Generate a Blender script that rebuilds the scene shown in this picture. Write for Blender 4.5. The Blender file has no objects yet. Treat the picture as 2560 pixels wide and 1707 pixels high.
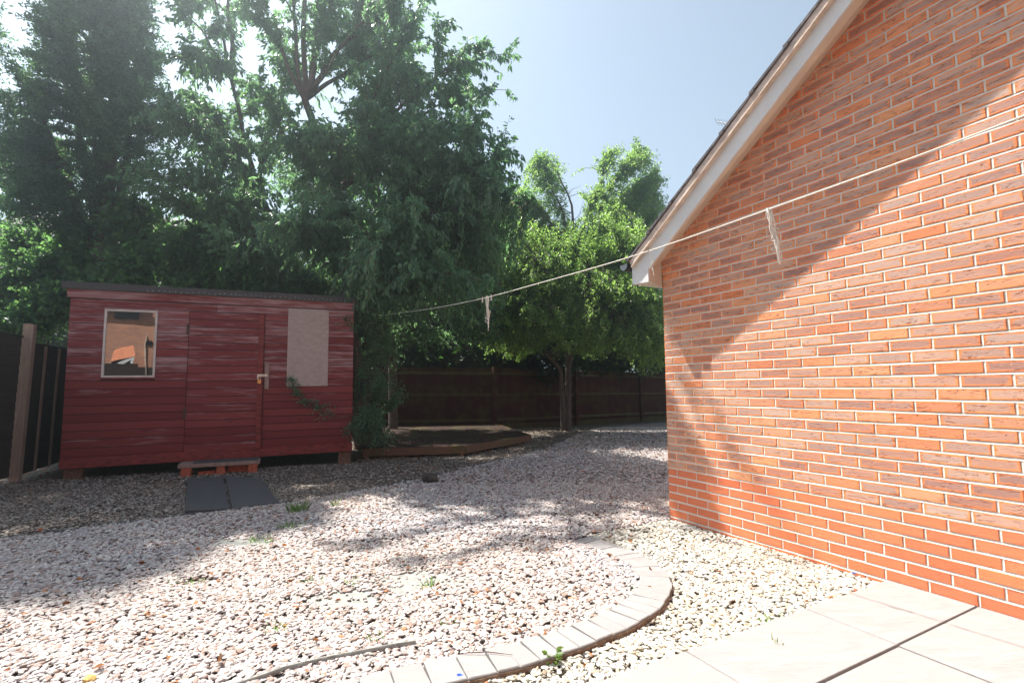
import bpy, math, random
import numpy as np
from mathutils import Vector, Matrix
random.seed(7); RNG = np.random.default_rng(11)
S = bpy.context.scene
COL = S.collection

# ------------------------------------------------------------------ camera, world, sun, exposure
CAM_H = 1.2
cd = bpy.data.cameras.new('camera'); cam = bpy.data.objects.new('camera', cd); COL.objects.link(cam)
cd.sensor_width = 36.0; cd.lens = 1227.47 / 2560 * 36
cd.clip_start = 0.05; cd.clip_end = 4000
PITCH = 0.0977
cam.location = (0, 0, CAM_H); cam.rotation_euler = (math.pi / 2 + PITCH, 0, 0)
S.camera = cam
SUN_EL = math.radians(58.0); SUN_AZ = math.radians(-53.9)          # azimuth from +Y towards +X
SUN = Vector((math.sin(SUN_AZ) * math.cos(SUN_EL), math.cos(SUN_AZ) * math.cos(SUN_EL), math.sin(SUN_EL)))
W = bpy.data.worlds.new('World'); S.world = W; W.use_nodes = True
nt = W.node_tree; nt.nodes.clear()
sky = nt.nodes.new('ShaderNodeTexSky'); sky.sky_type = 'NISHITA'; sky.sun_disc = False
sky.sun_elevation = SUN_EL; sky.sun_rotation = SUN_AZ
sky.air_density = 1.0; sky.dust_density = .8; sky.ozone_density = 1.0; sky.altitude = 60
bg = nt.nodes.new('ShaderNodeBackground'); bg.inputs['Strength'].default_value = 0.084
wo = nt.nodes.new('ShaderNodeOutputWorld')
hsv = nt.nodes.new('ShaderNodeHueSaturation'); hsv.inputs['Saturation'].default_value = .60; hsv.inputs['Hue'].default_value = .487; nt.links.new(sky.outputs[0], hsv.inputs['Color']); nt.links.new(hsv.outputs[0], bg.inputs['Color']); nt.links.new(bg.outputs[0], wo.inputs['Surface'])
sl = bpy.data.lights.new('sun', 'SUN'); sl.energy = 5.0; sl.angle = math.radians(0.53); sl.color = (1.0, 0.95, 0.87)
so = bpy.data.objects.new('sun', sl); COL.objects.link(so); so.location = (-20, 20, 40)
so.rotation_euler = (-SUN).to_track_quat('-Z', 'Y').to_euler()
vs = S.view_settings; vs.view_transform = 'Standard'; vs.look = 'None'; vs.gamma = 1.0; vs.exposure = 1.38
S.render.engine = 'CYCLES'
S.cycles.max_bounces = 7; S.cycles.diffuse_bounces = 4; S.cycles.glossy_bounces = 3
S.cycles.transmission_bounces = 5; S.cycles.transparent_max_bounces = 6
S.cycles.use_denoising = True
S.cycles.sample_clamp_indirect = 6.0
S.cycles.use_adaptive_sampling = True; S.cycles.adaptive_threshold = 0.015

# ------------------------------------------------------------------ picture geometry helpers
K = 2560 / 2352.0
def ray(xd, yd):
    a = (xd * K - 1280) / 1227.47; b = -(yd * K - 853.5) / 1227.47
    c, s = math.cos(PITCH), math.sin(PITCH)
    return np.array([a, c - b * s, s + b * c])
def at(xd, yd, depth):
    r = ray(xd, yd); return np.array([0, 0, CAM_H]) + r * (depth / r[1])
def gnd(xd, yd, z=0.0):
    r = ray(xd, yd); return np.array([0, 0, CAM_H]) + r * ((z - CAM_H) / r[2])

# ------------------------------------------------------------------ object helpers
def tag(o, label=None, cat=None, group=None, kind=None):
    if label: o['label'] = label
    if cat: o['category'] = cat
    if group: o['group'] = group
    if kind: o['kind'] = kind
    return o
def empty(name, loc=(0, 0, 0), mat=None):
    o = bpy.data.objects.new(name, None); COL.objects.link(o)
    if mat is not None: o.matrix_world = mat
    else: o.location = loc
    o.empty_display_size = 0.1
    return o
class MB:
    """collects vertices and faces (with one rgba per vertex and a uv per vertex)"""
    def __init__(s): s.v = []; s.f = []; s.c = []; s.u = []
    def add(s, vs, fs, col=(.5, .5, .5, 1), uv=None):
        n = len(s.v); s.v += [tuple(map(float, p)) for p in vs]; s.f += [tuple(i + n for i in f) for f in fs]
        s.c += [col] * len(vs); s.u += (uv if uv else [(0, 0)] * len(vs))
    def box(s, x0, x1, y0, y1, z0, z1, col=(.5, .5, .5, 1), bev=0.0):
        if bev <= 0:
            v = [(x, y, z) for x in (x0, x1) for y in (y0, y1) for z in (z0, z1)]
            s.add(v, [(0, 1, 3, 2), (4, 6, 7, 5), (0, 4, 5, 1), (2, 3, 7, 6), (0, 2, 6, 4), (1, 5, 7, 3)], col); return
        bm = bmesh_box(x0, x1, y0, y1, z0, z1, bev)
        s.add(bm[0], bm[1], col)
    def prism(s, poly, axis, a0, a1, col=(.5, .5, .5, 1)):
        n = len(poly)
        def p(q, a):
            if axis == 'y': return (q[0], a, q[1])
            if axis == 'x': return (a, q[0], q[1])
            return (q[0], q[1], a)
        v = [p(q, a0) for q in poly] + [p(q, a1) for q in poly]
        f = [tuple(range(n)), tuple(range(2 * n - 1, n - 1, -1))] + [(i, i + n, (i + 1) % n + n, (i + 1) % n) for i in range(n)]
        s.add(v, f, col)
    def tube(s, pts, rad, sides=8, col=(.5, .5, .5, 1)):
        V, F = tube_batch(np.array(pts, float)[None], np.broadcast_to(np.array(rad, float), (len(pts),))[None], sides)
        s.add([tuple(q) for q in V], [tuple(q) for q in F], col)
        n = len(pts); k = len(s.v) - len(V)
        s.f.append(tuple(k + i for i in range(sides))); s.f.append(tuple(k + (n - 1) * sides + i for i in range(sides))[::-1])
    def build(s, name, mat, parent=None, smooth=False):
        m = bpy.data.meshes.new(name); m.from_pydata(s.v, [], s.f)
        a = m.attributes.new('tint', 'FLOAT_COLOR', 'POINT'); a.data.foreach_set('color', np.array(s.c, np.float32).ravel())
        uvl = m.uv_layers.new(name='UVMap')
        li = np.empty(len(m.loops), np.int32); m.loops.foreach_get('vertex_index', li)
        uvl.data.foreach_set('uv', np.array(s.u, np.float32)[li].ravel())
        import bmesh
        bm = bmesh.new(); bm.from_mesh(m); bmesh.ops.recalc_face_normals(bm, faces=bm.faces); bm.to_mesh(m); bm.free()
        if smooth: m.polygons.foreach_set('use_smooth', [True] * len(m.polygons))
        m.materials.append(mat)
        o = bpy.data.objects.new(name, m); COL.objects.link(o)
        if parent is not None: o.parent = parent
        return o
def bmesh_box(x0, x1, y0, y1, z0, z1, bev):
    import bmesh
    bm = bmesh.new(); bmesh.ops.create_cube(bm, size=1)
    for v in bm.verts:
        v.co = Vector(((x0 + x1) / 2 + v.co.x * (x1 - x0), (y0 + y1) / 2 + v.co.y * (y1 - y0), (z0 + z1) / 2 + v.co.z * (z1 - z0)))
    bmesh.ops.bevel(bm, geom=bm.edges[:], offset=bev, segments=1, affect='EDGES')
    bm.verts.index_update()
    r = ([tuple(v.co) for v in bm.verts], [tuple(v.index for v in f.verts) for f in bm.faces]); bm.free(); return r
def tube_batch(P, R, sides):
    """P (M,K,3) polylines, R (M,K) radii -> vertices, quads"""
    M, Kn, _ = P.shape
    T = np.gradient(P, axis=1); T /= (np.linalg.norm(T, axis=2, keepdims=True) + 1e-9)
    ref = np.where(np.abs(T[..., 2:3]) > .9, np.array([1., 0, 0]), np.array([0, 0, 1.]))
    A = np.cross(T, ref); A /= (np.linalg.norm(A, axis=2, keepdims=True) + 1e-9); B = np.cross(T, A)
    ang = np.arange(sides) * 2 * np.pi / sides
    V = P[:, :, None, :] + R[:, :, None, None] * (np.cos(ang)[None, None, :, None] * A[:, :, None, :] + np.sin(ang)[None, None, :, None] * B[:, :, None, :])
    idx = np.arange(M * Kn * sides).reshape(M, Kn, sides); nx = np.roll(idx, -1, axis=2)
    F = np.stack([idx[:, :-1], nx[:, :-1], nx[:, 1:], idx[:, 1:]], -1).reshape(-1, 4)
    return V.reshape(-1, 3), F
def np_mesh(name, V, F, mat, tint=None, smooth=False, parent=None):
    """F (n,k) constant-size polygons"""
    m = bpy.data.meshes.new(name); k = F.shape[1]
    m.vertices.add(len(V)); m.vertices.foreach_set('co', V.astype(np.float32).ravel())
    m.loops.add(F.size); m.loops.foreach_set('vertex_index', F.astype(np.int32).ravel())
    m.polygons.add(len(F)); m.polygons.foreach_set('loop_start', np.arange(0, F.size, k, dtype=np.int32))
    if smooth: m.polygons.foreach_set('use_smooth', np.ones(len(F), bool))
    if tint is not None:
        a = m.attributes.new('tint', 'FLOAT_COLOR', 'POINT'); a.data.foreach_set('color', tint.astype(np.float32).ravel())
    m.update(); m.validate(); m.materials.append(mat)
    o = bpy.data.objects.new(name, m); COL.objects.link(o)
    if parent is not None: o.parent = parent
    return o

# ------------------------------------------------------------------ materials
class NT:
    def __init__(s, name):
        s.m = bpy.data.materials.new(name); s.m.use_nodes = True; s.t = s.m.node_tree
        s.b = s.t.nodes['Principled BSDF']; s.o = s.t.nodes['Material Output']
        s.b.inputs['Roughness'].default_value = .8
    def n(s, kind, **kw):
        x = s.t.nodes.new('ShaderNode' + kind)
        for k, v in kw.items():
            if k.startswith('i_'):
                key = k[2:]; x.inputs[int(key) if key.isdigit() else key.replace('_', ' ')].default_value = v
            else: setattr(x, k, v)
        return x
    def l(s, a, b): s.t.links.new(a, b); return b
    def math(s, op, a, b=None, c=None, clamp=False):
        x = s.n('Math', operation=op, use_clamp=clamp)
        for i, q in enumerate((a, b, c)):
            if q is None: continue
            if isinstance(q, (int, float)): x.inputs[i].default_value = q
            else: s.l(q, x.inputs[i])
        return x.outputs[0]
    def coord(s, kind='Object', scale=(1, 1, 1)):
        c = s.n('TexCoord'); m = s.n('Mapping'); m.inputs['Scale'].default_value = scale
        s.l(c.outputs[kind], m.inputs['Vector']); return m.outputs[0]
    def noise(s, vec, scale, detail=4, rough=.55, dist=0):
        x = s.n('TexNoise', i_Scale=scale, i_Detail=detail, i_Roughness=rough, i_Distortion=dist)
        if vec is not None: s.l(vec, x.inputs['Vector'])
        return x.outputs['Fac']
    def ramp(s, fac, stops, interp='LINEAR'):
        x = s.n('ValToRGB'); r = x.color_ramp; r.interpolation = interp
        while len(r.elements) < len(stops): r.elements.new(.5)
        for e, (p, c) in zip(r.elements, stops):
            e.position = p; e.color = c if len(c) == 4 else (*c, 1)
        s.l(fac, x.inputs[0]); return x.outputs[0]
    def mix(s, fac, a, b, mode='MIX'):
        x = s.n('Mix', data_type='RGBA', blend_type=mode)
        for i, q in ((0, fac), (6, a), (7, b)):
            if isinstance(q, (int, float)): x.inputs[i].default_value = q
            elif isinstance(q, (tuple, list)): x.inputs[i].default_value = (*q, 1) if len(q) == 3 else q
            else: s.l(q, x.inputs[i])
        return x.outputs[2]
    def bump(s, h, strength=.5, dist=.01):
        x = s.n('Bump'); x.inputs['Strength'].default_value = strength; x.inputs['Distance'].default_value = dist
        s.l(h, x.inputs['Height']); s.l(x.outputs[0], s.b.inputs['Normal'])
    def col(s, c):
        if isinstance(c, tuple): s.b.inputs['Base Color'].default_value = (*c, 1)
        else: s.l(c, s.b.inputs['Base Color'])
    def tint(s, kind='GEOMETRY'):
        a = s.n('Attribute', attribute_name='tint', attribute_type=kind); return a
def simple(name, c, rough=.7, noise=0.12, scale=20, spec=.3, bump=0.0, stretch=(1, 1, 1), metal=0):
    m = NT(name); v = m.coord('Object', stretch)
    f = m.noise(v, scale, 5)
    d = tuple(max(0, x * (1 - noise * 1.6)) for x in c); e = tuple(min(1, x * (1 + noise * 1.6)) for x in c)
    m.col(m.ramp(f, [(.3, d), (.7, e)])); m.b.inputs['Roughness'].default_value = rough
    m.b.inputs['Specular IOR Level'].default_value = spec; m.b.inputs['Metallic'].default_value = metal
    if bump: m.bump(f, bump, .004)
    return m.m
def leaf_mat(name, dark, light, trans, rough=.42, spec=.45):
    m = NT(name); a = m.tint(); sp = m.n('SeparateColor'); m.l(a.outputs['Color'], sp.inputs[0])
    c = m.mix(sp.outputs[0], dark, light)
    m.col(c); m.b.inputs['Roughness'].default_value = rough; m.b.inputs['Specular IOR Level'].default_value = spec
    tr = m.n('BsdfTranslucent'); tc = m.mix(sp.outputs[0], tuple(x * .7 for x in trans), tuple(min(1, x * 1.25) for x in trans)); m.l(tc, tr.inputs[0])
    mx = m.n('MixShader'); mx.inputs[0].default_value = .5
    m.l(m.b.outputs[0], mx.inputs[1]); m.l(tr.outputs[0], mx.inputs[2]); m.l(mx.outputs[0], m.o.inputs['Surface'])
    return m.m

def mat_brick():
    m = NT('brick'); a = m.tint(); sp = m.n('SeparateColor'); m.l(a.outputs['Color'], sp.inputs[0])
    rnd, grey, hl = sp.outputs[0], sp.outputs[1], sp.outputs[2]
    uv = m.n('UVMap'); su = m.n('SeparateXYZ'); m.l(uv.outputs[0], su.inputs[0])
    ax = m.math('ABSOLUTE', su.outputs[0]); az = m.math('ABSOLUTE', su.outputs[1])
    dx = m.math('SUBTRACT', m.math('MULTIPLY', hl, .2), ax); dz = m.math('SUBTRACT', .0305, az)
    d = m.math('MINIMUM', m.math('MULTIPLY', dx, .8), dz)
    ob = m.coord('Object'); obs = m.coord('Object', (1, 1, 2.4))
    wob = m.noise(ob, 26, 4); wf = m.math('MULTIPLY_ADD', wob, .028, -.014)
    e = m.math('ADD', d, wf)
    ctr = m.n('MapRange', interpolation_type='SMOOTHSTEP', i_1=.0045, i_2=.016); m.l(e, ctr.inputs[0])
    cf = m.math('MULTIPLY', ctr.outputs[0], grey)
    orange = m.mix(rnd, (.84, .225, .068), (.88, .32, .11))
    greyc = m.mix(rnd, (.31, .155, .135), (.56, .40, .33))
    c = m.mix(cf, orange, greyc)
    # lower plain red courses are flagged by alpha
    red = m.mix(rnd, (.72, .15, .052), (.80, .22, .08)); c = m.mix(a.outputs['Alpha'], red, c)
    fine = m.noise(ob, 160, 5, .7); c = m.mix(m.math('MULTIPLY', fine, .5), c, m.mix(.5, c, (.75, .5, .35)), 'MIX')
    # blue-black burnt specks
    vo = m.n('TexVoronoi', i_Scale=75.0); m.l(ob, vo.inputs['Vector'])
    spk = m.n('MapRange', i_1=.16, i_2=.05); m.l(vo.outputs['Distance'], spk.inputs[0])
    sel = m.math('GREATER_THAN', m.noise(ob, 11, 2), .56); spf = m.math('MULTIPLY', m.math('MULTIPLY', spk.outputs[0], sel), m.math('MULTIPLY', grey, .8), clamp=True)
    c = m.mix(spf, c, (.10, .10, .13))
    # horizontal drag creases
    cr = m.coord('Object', (9, 9, 62)); cn = m.noise(cr, 1.0, 3, .5, .8)
    cl = m.math('ABSOLUTE', m.math('SUBTRACT', cn, .5)); crf = m.n('MapRange', i_1=.034, i_2=.004); m.l(cl, crf.inputs[0])
    gate = m.n('MapRange', i_1=.42, i_2=.52); m.l(m.noise(m.coord('Object', (3, 3, 9)), 2.2, 2), gate.inputs[0])
    crease = m.math('MULTIPLY', m.math('MULTIPLY', crf.outputs[0], gate.outputs[0]), m.math('MULTIPLY_ADD', a.outputs['Alpha'], .75, .25), clamp=True)
    c = m.mix(m.math('MULTIPLY', crease, .85), c, (.25, .07, .03))
    # white salts and mortar smears
    bl = m.n('MapRange', i_1=.70, i_2=.82); m.l(m.noise(ob, 7, 6, .7), bl.inputs[0])
    c = m.mix(m.math('MULTIPLY', bl.outputs[0], .55), c, (.72, .60, .52))
    m.col(c); m.b.inputs['Roughness'].default_value = .5; m.l(m.math('MULTIPLY_ADD', cf, .35, .15), m.b.inputs['Specular IOR Level']); m.l(m.math('MULTIPLY_ADD', cf, -.10, .70), m.b.inputs['Roughness'])
    h = m.math('SUBTRACT', m.math('ADD', m.math('MULTIPLY', fine, .22), m.math('MULTIPLY', m.noise(ob, 30, 3), .5)), m.math('MULTIPLY', crease, 1.3))
    m.bump(h, .55, .003)
    return m.m
def mat_mortar():
    m = NT('mortar'); ob = m.coord('Object'); f = m.noise(ob, 60, 6, .7); g = m.noise(ob, 3, 3)
    m.col(m.mix(g, m.ramp(f, [(.3, (.58, .52, .46)), (.7, (.74, .69, .62))]), (.68, .61, .54)))
    m.b.inputs['Roughness'].default_value = .95; m.bump(f, .5, .002); return m.m
def mat_paint():
    m = NT('faded_red_paint'); a = m.tint(); sp = m.n('SeparateColor'); m.l(a.outputs['Color'], sp.inputs[0])
    c1 = m.coord('Object', (1.5, 4, 15)); c2 = m.coord('Object', (.7, 2, 5)); c3 = m.coord('Object', (3, 8, 90))
    n1 = m.noise(c1, 1.6, 6, .65); n2 = m.noise(c2, 1.7, 3); n3 = m.noise(c3, 2, 5, .7)
    base = m.mix(sp.outputs[0], (.20, .026, .030), (.30, .056, .058))
    base = m.mix(m.math('MULTIPLY', n3, .5), base, (.14, .022, .026))
    # knots
    vo = m.n('TexVoronoi', i_Scale=1.0); m.l(m.coord('Object', (2.3, 2, 8.5)), vo.inputs['Vector'])
    kn = m.n('MapRange', i_1=.13, i_2=.05); m.l(vo.outputs['Distance'], kn.inputs[0])
    base = m.mix(m.math('MULTIPLY', kn.outputs[0], .7), base, (.12, .018, .02))
    ob = m.n('TexCoord'); sx = m.n('SeparateXYZ'); m.l(ob.outputs['Object'], sx.inputs[0])
    up = m.n('MapRange', i_1=.5, i_2=1.8, i_3=-.035, i_4=.08); m.l(sx.outputs[2], up.inputs[0])
    wsum = m.math('ADD', m.math('ADD', m.math('MULTIPLY', n1, .62), m.math('MULTIPLY', n2, .38)), up.outputs[0])
    wsum = m.math('ADD', wsum, m.math('MULTIPLY', m.math('SUBTRACT', n3, .5), .30))
    wsum = m.math('ADD', wsum, m.math('MULTIPLY', m.math('SUBTRACT', sp.outputs[1], .5), .16))
    uvn = m.n('UVMap'); su = m.n('SeparateXYZ'); m.l(uvn.outputs[0], su.inputs[0]); v_ = su.outputs[1]
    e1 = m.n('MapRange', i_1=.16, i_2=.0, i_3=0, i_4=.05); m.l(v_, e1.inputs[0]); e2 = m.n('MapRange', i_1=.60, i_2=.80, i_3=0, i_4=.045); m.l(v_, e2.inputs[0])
    wsum = m.math('ADD', wsum, m.math('ADD', e1.outputs[0], e2.outputs[0]))
    we = m.n('MapRange', i_1=.555, i_2=.74); m.l(wsum, we.inputs[0])
    c = m.mix(m.math('MULTIPLY', we.outputs[0], .75), base, (.50, .34, .35))
    gr = m.n('MapRange', i_1=.87, i_2=.93); m.l(v_, gr.inputs[0]); c = m.mix(m.math('MULTIPLY', gr.outputs[0], .8), c, (.035, .012, .012))  # grime line in each board groove, also painting in its weak shadow line
    m.col(c); m.b.inputs['Roughness'].default_value = .75; m.b.inputs['Specular IOR Level'].default_value = .25
    m.bump(m.math('ADD', n3, m.math('MULTIPLY', n1, .5)), .35, .003); return m.m
def mat_wood(name, a_, b_, stretch=(2, 2, 40), rough=.85, moss=0.0):
    m = NT(name); v = m.coord('Object', stretch); f = m.noise(v, 2, 6, .65, .4); g = m.noise(m.coord('Object'), 3, 3)
    c = m.ramp(f, [(.3, a_), (.7, b_)]); t = m.tint(); sp = m.n('SeparateColor'); m.l(t.outputs['Color'], sp.inputs[0])
    c = m.mix(m.math('MULTIPLY', sp.outputs[0], .4), c, tuple(x * .55 for x in a_))
    if moss: 
        mm = m.n('MapRange', i_1=.45, i_2=.7); m.l(g, mm.inputs[0]); c = m.mix(m.math('MULTIPLY', mm.outputs[0], moss), c, (.10, .11, .03))
    m.col(c); m.b.inputs['Roughness'].default_value = rough; m.b.inputs['Specular IOR Level'].default_value = .12; m.bump(f, .4, .004); return m.m
def mat_pebble():
    m = NT('pebble'); a = m.n('Attribute', attribute_name='tint', attribute_type='INSTANCER')
    ob = m.coord('Object'); f = m.noise(ob, 1.2, 4)
    c = m.mix(m.math('MULTIPLY', f, .35), a.outputs['Color'], m.mix(.6, a.outputs['Color'], (.42, .30, .24)))
    m.col(c); m.b.inputs['Roughness'].default_value = .75; m.b.inputs['Specular IOR Level'].default_value = .25; return m.m
def mat_gravel_far(name, a_, b_, c_, sc=42):
    m = NT(name); ob = m.coord('Object'); vo = m.n('TexVoronoi', i_Scale=sc); m.l(ob, vo.inputs['Vector'])
    sp = m.n('SeparateColor'); m.l(vo.outputs['Color'], sp.inputs[0])
    c = m.ramp(sp.outputs[0], [(0, a_), (.5, b_), (1, c_)])
    edge = m.n('MapRange', i_1=.55, i_2=.2); m.l(vo.outputs['Distance'], edge.inputs[0])
    c = m.mix(m.math('MULTIPLY', m.noise(ob, 1.3, 3), .5), c, tuple(x * .6 for x in a_))
    m.col(c); m.bump(edge.outputs[0], 1.0, .02); m.b.inputs['Specular IOR Level'].default_value = .1; m.b.inputs['Roughness'].default_value = .95; return m.m
def mat_slab(name, a_, b_, stain):
    m = NT(name); ob = m.coord('Object'); v = m.coord('Object', (1, 3.5, 1)); t = m.tint(); sp = m.n('SeparateColor'); m.l(t.outputs['Color'], sp.inputs[0])
    f = m.noise(v, 3, 8, .62, 1.2); g = m.noise(ob, 90, 4, .7); h = m.noise(ob, 1.4, 4)
    c = m.ramp(f, [(.3, a_), (.7, b_)]); c = m.mix(m.math('MULTIPLY', h, .6), c, stain); c = m.mix(m.math('MULTIPLY', g, .25), c, a_)
    c = m.mix(m.math('MULTIPLY', sp.outputs[0], .35), c, stain)
    m.col(c); m.b.inputs['Roughness'].default_value = .85; m.b.inputs['Specular IOR Level'].default_value = .2
    rdg = m.math('ABSOLUTE', m.math('SUBTRACT', m.noise(v, 2.2, 6, .6, 1.5), .5))
    m.bump(m.math('ADD', m.math('MULTIPLY', rdg, 2.0), m.math('MULTIPLY', g, .15)), .6, .012); return m.m
def mat_bark(name, a_, b_):
    m = NT(name); v = m.coord('Object', (1, 1, .35)); f = m.noise(v, 28, 6, .7)
    m.col(m.ramp(f, [(.35, a_), (.7, b_)])); m.b.inputs['Roughness'].default_value = .9; m.bump(f, .9, .02); return m.m
def mat_glass():
    m = NT('window_glass'); g = m.n('BsdfGlossy'); g.inputs['Roughness'].default_value = .004; g.inputs[0].default_value = (.80, .84, .86, 1)
    tr = m.n('BsdfTransparent'); tr.inputs[0].default_value = (.55, .6, .6, 1)
    mx = m.n('MixShader'); mx.inputs[0].default_value = .42
    nz = m.noise(m.coord('Object'), 2.2, 2); bp = m.n('Bump'); bp.inputs['Strength'].default_value = .012; bp.inputs['Distance'].default_value = .05
    m.l(nz, bp.inputs['Height']); m.l(bp.outputs[0], g.inputs['Normal'])
    m.l(tr.outputs[0], mx.inputs[1]); m.l(g.outputs[0], mx.inputs[2]); m.l(mx.outputs[0], m.o.inputs['Surface']); return m.m
def mat_far_brick(name='distant_brick', c1=(.66, .24, .10), c2=(.36, .13, .085)):
    m = NT(name); uv = m.n('UVMap'); b = m.n('TexBrick')
    b.inputs['Color1'].default_value = (*c1, 1); b.inputs['Color2'].default_value = (*c2, 1); b.inputs['Mortar'].default_value = (.5, .4, .32, 1)
    b.inputs['Scale'].default_value = 1.0; b.inputs['Mortar Size'].default_value = .010
    b.inputs['Brick Width'].default_value = .225; b.inputs['Row Height'].default_value = .075
    m.l(uv.outputs[0], b.inputs['Vector']); f = m.noise(m.coord('Object', (1, 1, 3)), 1.6, 4)
    m.col(m.mix(m.math('MULTIPLY', f, .5), b.outputs[0], (.34, .17, .12))); m.b.inputs['Roughness'].default_value = .9; return m.m

M = dict(
    brick=mat_brick(), mortar=mat_mortar(), paint=mat_paint(), pebble=mat_pebble(), glass=mat_glass(), farbrick=mat_far_brick(),
    upvc=simple('white_board', (.74, .735, .72), .45, .05, 3, .4), tan=simple('tan_stained_board', (.62, .50, .40), .7, .18, 9, .3),
    cloak=simple('mortar_bedding', (.62, .50, .43), .85, .14, 14, .2, .4), soffit=simple('cream_soffit', (.72, .62, .50), .6, .06, 4, .3),
    tile=simple('dark_concrete_tile', (.10, .085, .09), .8, .3, 40, .25, .5), gutter=simple('black_gutter', (.012, .013, .018), .35, .1, 5, .5),
    gutcap=simple('grey_gutter_end', (.16, .18, .21), .4, .1, 5, .5),
    felt=simple('mineral_roof_felt', (.085, .080, .085), .9, .25, 120, .2, .6), nail=simple('galvanised_nail', (.62, .62, .62), .4, .05, 5, .5, metal=.6),
    winframe=simple('white_window_frame', (.66, .60, .56), .6, .08, 10, .3), dark=simple('dark_shed_interior', (.03, .022, .018), .9, .2, 5),
    ply=mat_wood('bare_plywood', (.44, .34, .32), (.60, .50, .475), (5, 3, 11)), rawwood=mat_wood('weathered_wood', (.26, .17, .14), (.46, .33, .29), (9, 9, 3)),
    redtrim=simple('red_trim_wood', (.23, .04, .038), .7, .3, 5, .25, .4, (2, 2, 7)), brass=simple('brass', (.85, .42, .12), .35, .1, 10, .6, metal=.55),
    galv=simple('zinc_plate', (.72, .64, .55), .4, .1, 20, .5, metal=.3), iron=simple('rusty_iron', (.10, .05, .04), .7, .3, 30, .3),
    pierbrick=simple('worn_pier_brick', (.17, .095, .07), .9, .3, 22, .2, .7), loosebrick=simple('red_loose_brick', (.42, .115, .065), .9, .3, 22, .2, .7), slabdark=mat_slab('slate_grey_slab', (.085, .085, .09), (.135, .135, .14), (.06, .06, .063)),
    slab=mat_slab('pale_patio_slab', (.27, .25, .245), (.375, .355, .345), (.31, .28, .27)), sett=mat_slab('pinkish_grey_block', (.30, .28, .275), (.39, .37, .36), (.245, .23, .225)),
    settside=simple('brown_joint_mortar', (.20, .13, .09), .95, .3, 30, .2, .5),
    fence_l=mat_wood('dark_lap_boards', (.032, .023, .021), (.075, .052, .047), (2, 2, 30)), postw=mat_wood('grey_timber_post', (.26, .19, .15), (.40, .30, .24), (25, 25, 2)),
    fence_b=mat_wood('brown_close_boards', (.048, .012, .012), (.088, .024, .022), (30, 30, 1.5), moss=.5), fence_r=mat_wood('mossy_rail', (.06, .034, .02), (.11, .066, .036), (2, 30, 30), moss=.8),
    deck=mat_wood('dark_decking', (.030, .017, .017), (.06, .034, .032), (14, 14, 14), moss=.4), deckedge=mat_wood('deck_edge_board', (.15, .085, .06), (.25, .15, .10), (3, 3, 40), moss=.5),
    soil=simple('bare_soil', (.10, .075, .06), .95, .35, 6, .1, .6), grass=leaf_mat('grass_blade', (.07, .13, .03), (.20, .34, .09), (.25, .42, .08)),
    rope=simple('cotton_line', (.80, .76, .68), .9, .08, 80, .2), peg=simple('bleached_peg', (.66, .57, .52), .7, .1, 30, .3),
    bark=mat_bark('grey_brown_bark', (.055, .042, .036), (.17, .13, .11)), bark2=mat_bark('red_brown_bark', (.07, .035, .028), (.20, .105, .08)),
    oak=leaf_mat('evergreen_oak_leaf', (.030, .075, .062), (.12, .20, .145), (.14, .30, .09), .38, .55),
    cherry=leaf_mat('cherry_leaf', (.05, .13, .085), (.15, .26, .155), (.26, .50, .19), .36, .5),
    plum=leaf_mat('plum_leaf', (.06, .13, .04), (.20, .31, .10), (.46, .74, .15), .36, .5),
    hazel=leaf_mat('hazel_leaf', (.026, .078, .050), (.080, .16, .08), (.24, .48, .13), .5, .35),
    yew=leaf_mat('dark_hedge_leaf', (.014, .030, .018), (.04, .07, .03), (.05, .13, .02), .5, .3),
    litter=leaf_mat('dry_leaf', (.16, .07, .035), (.46, .22, .10), (.3, .12, .04), .8, .1),
    membrane=simple('grey_weed_membrane', (.30, .30, .275), .9, .15, 30, .1, .3), ltile=simple('orange_roof_tile', (.48, .17, .09), .85, .2, 12),
    antenna=simple('aluminium_aerial', (.55, .56, .58), .4, .05, 5, .5), blue=simple('blue_plastic', (.03, .12, .62), .4, .1, 10, .4),
    yellow=simple('yellow_sponge_stone', (.48, .33, .12), .9, .25, 30, .2, .6), rock=simple('dark_rock', (.07, .06, .055), .9, .3, 20, .2, .6),
)
GRAV = dict(
    inner=mat_gravel_far('mauve_gravel_bed', (.24, .19, .17), (.32, .27, .25), (.40, .36, .34)),
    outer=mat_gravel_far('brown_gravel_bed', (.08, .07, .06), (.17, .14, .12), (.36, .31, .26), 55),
    white=mat_gravel_far('cream_gravel_bed', (.30, .25, .20), (.42, .37, .31), (.55, .50, .43)))

# ------------------------------------------------------------------ setting: ground sheets
EDGE = [(-9.0, -1.0), (-6.2, 2.3), (-4.75, 3.75), (-4.11, 4.15), (-3.74, 4.45), (-3.21, 4.85), (-2.44, 5.4), (-1.81, 6.05), (-1.27, 6.77), (-.78, 7.69), (-.2, 8.64), (.66, 10.21), (1.6, 13.0)]
CO = [(-2.2, 1.30), (-1.2, 1.62), (-.75, 1.83), (-.3, 2.03), (.04, 2.17), (.34, 2.34), (.58, 2.51), (.77, 2.70), (.90, 2.90), (.97, 3.10), (.985, 3.30), (.95, 3.50), (.87, 3.70), (.75, 3.90), (.61, 4.10)]
CO = [(x * 1.031, y * 1.031) for x, y in CO]
def poly_sheet(name, pts, z, mat, kind='structure', **kw):
    m = bpy.data.meshes.new(name); m.from_pydata([(x, y, z) for x, y in pts], [], [tuple(range(len(pts)))]); m.materials.append(mat)
    if m.polygons[0].normal.z < 0: m.flip_normals()
    o = bpy.data.objects.new(name, m); COL.objects.link(o); tag(o, kind=kind, **kw); return o
poly_sheet('ground', [(-290, -290), (290, -290), (290, 290), (-290, 290)], -.060, M['soil'])
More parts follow.
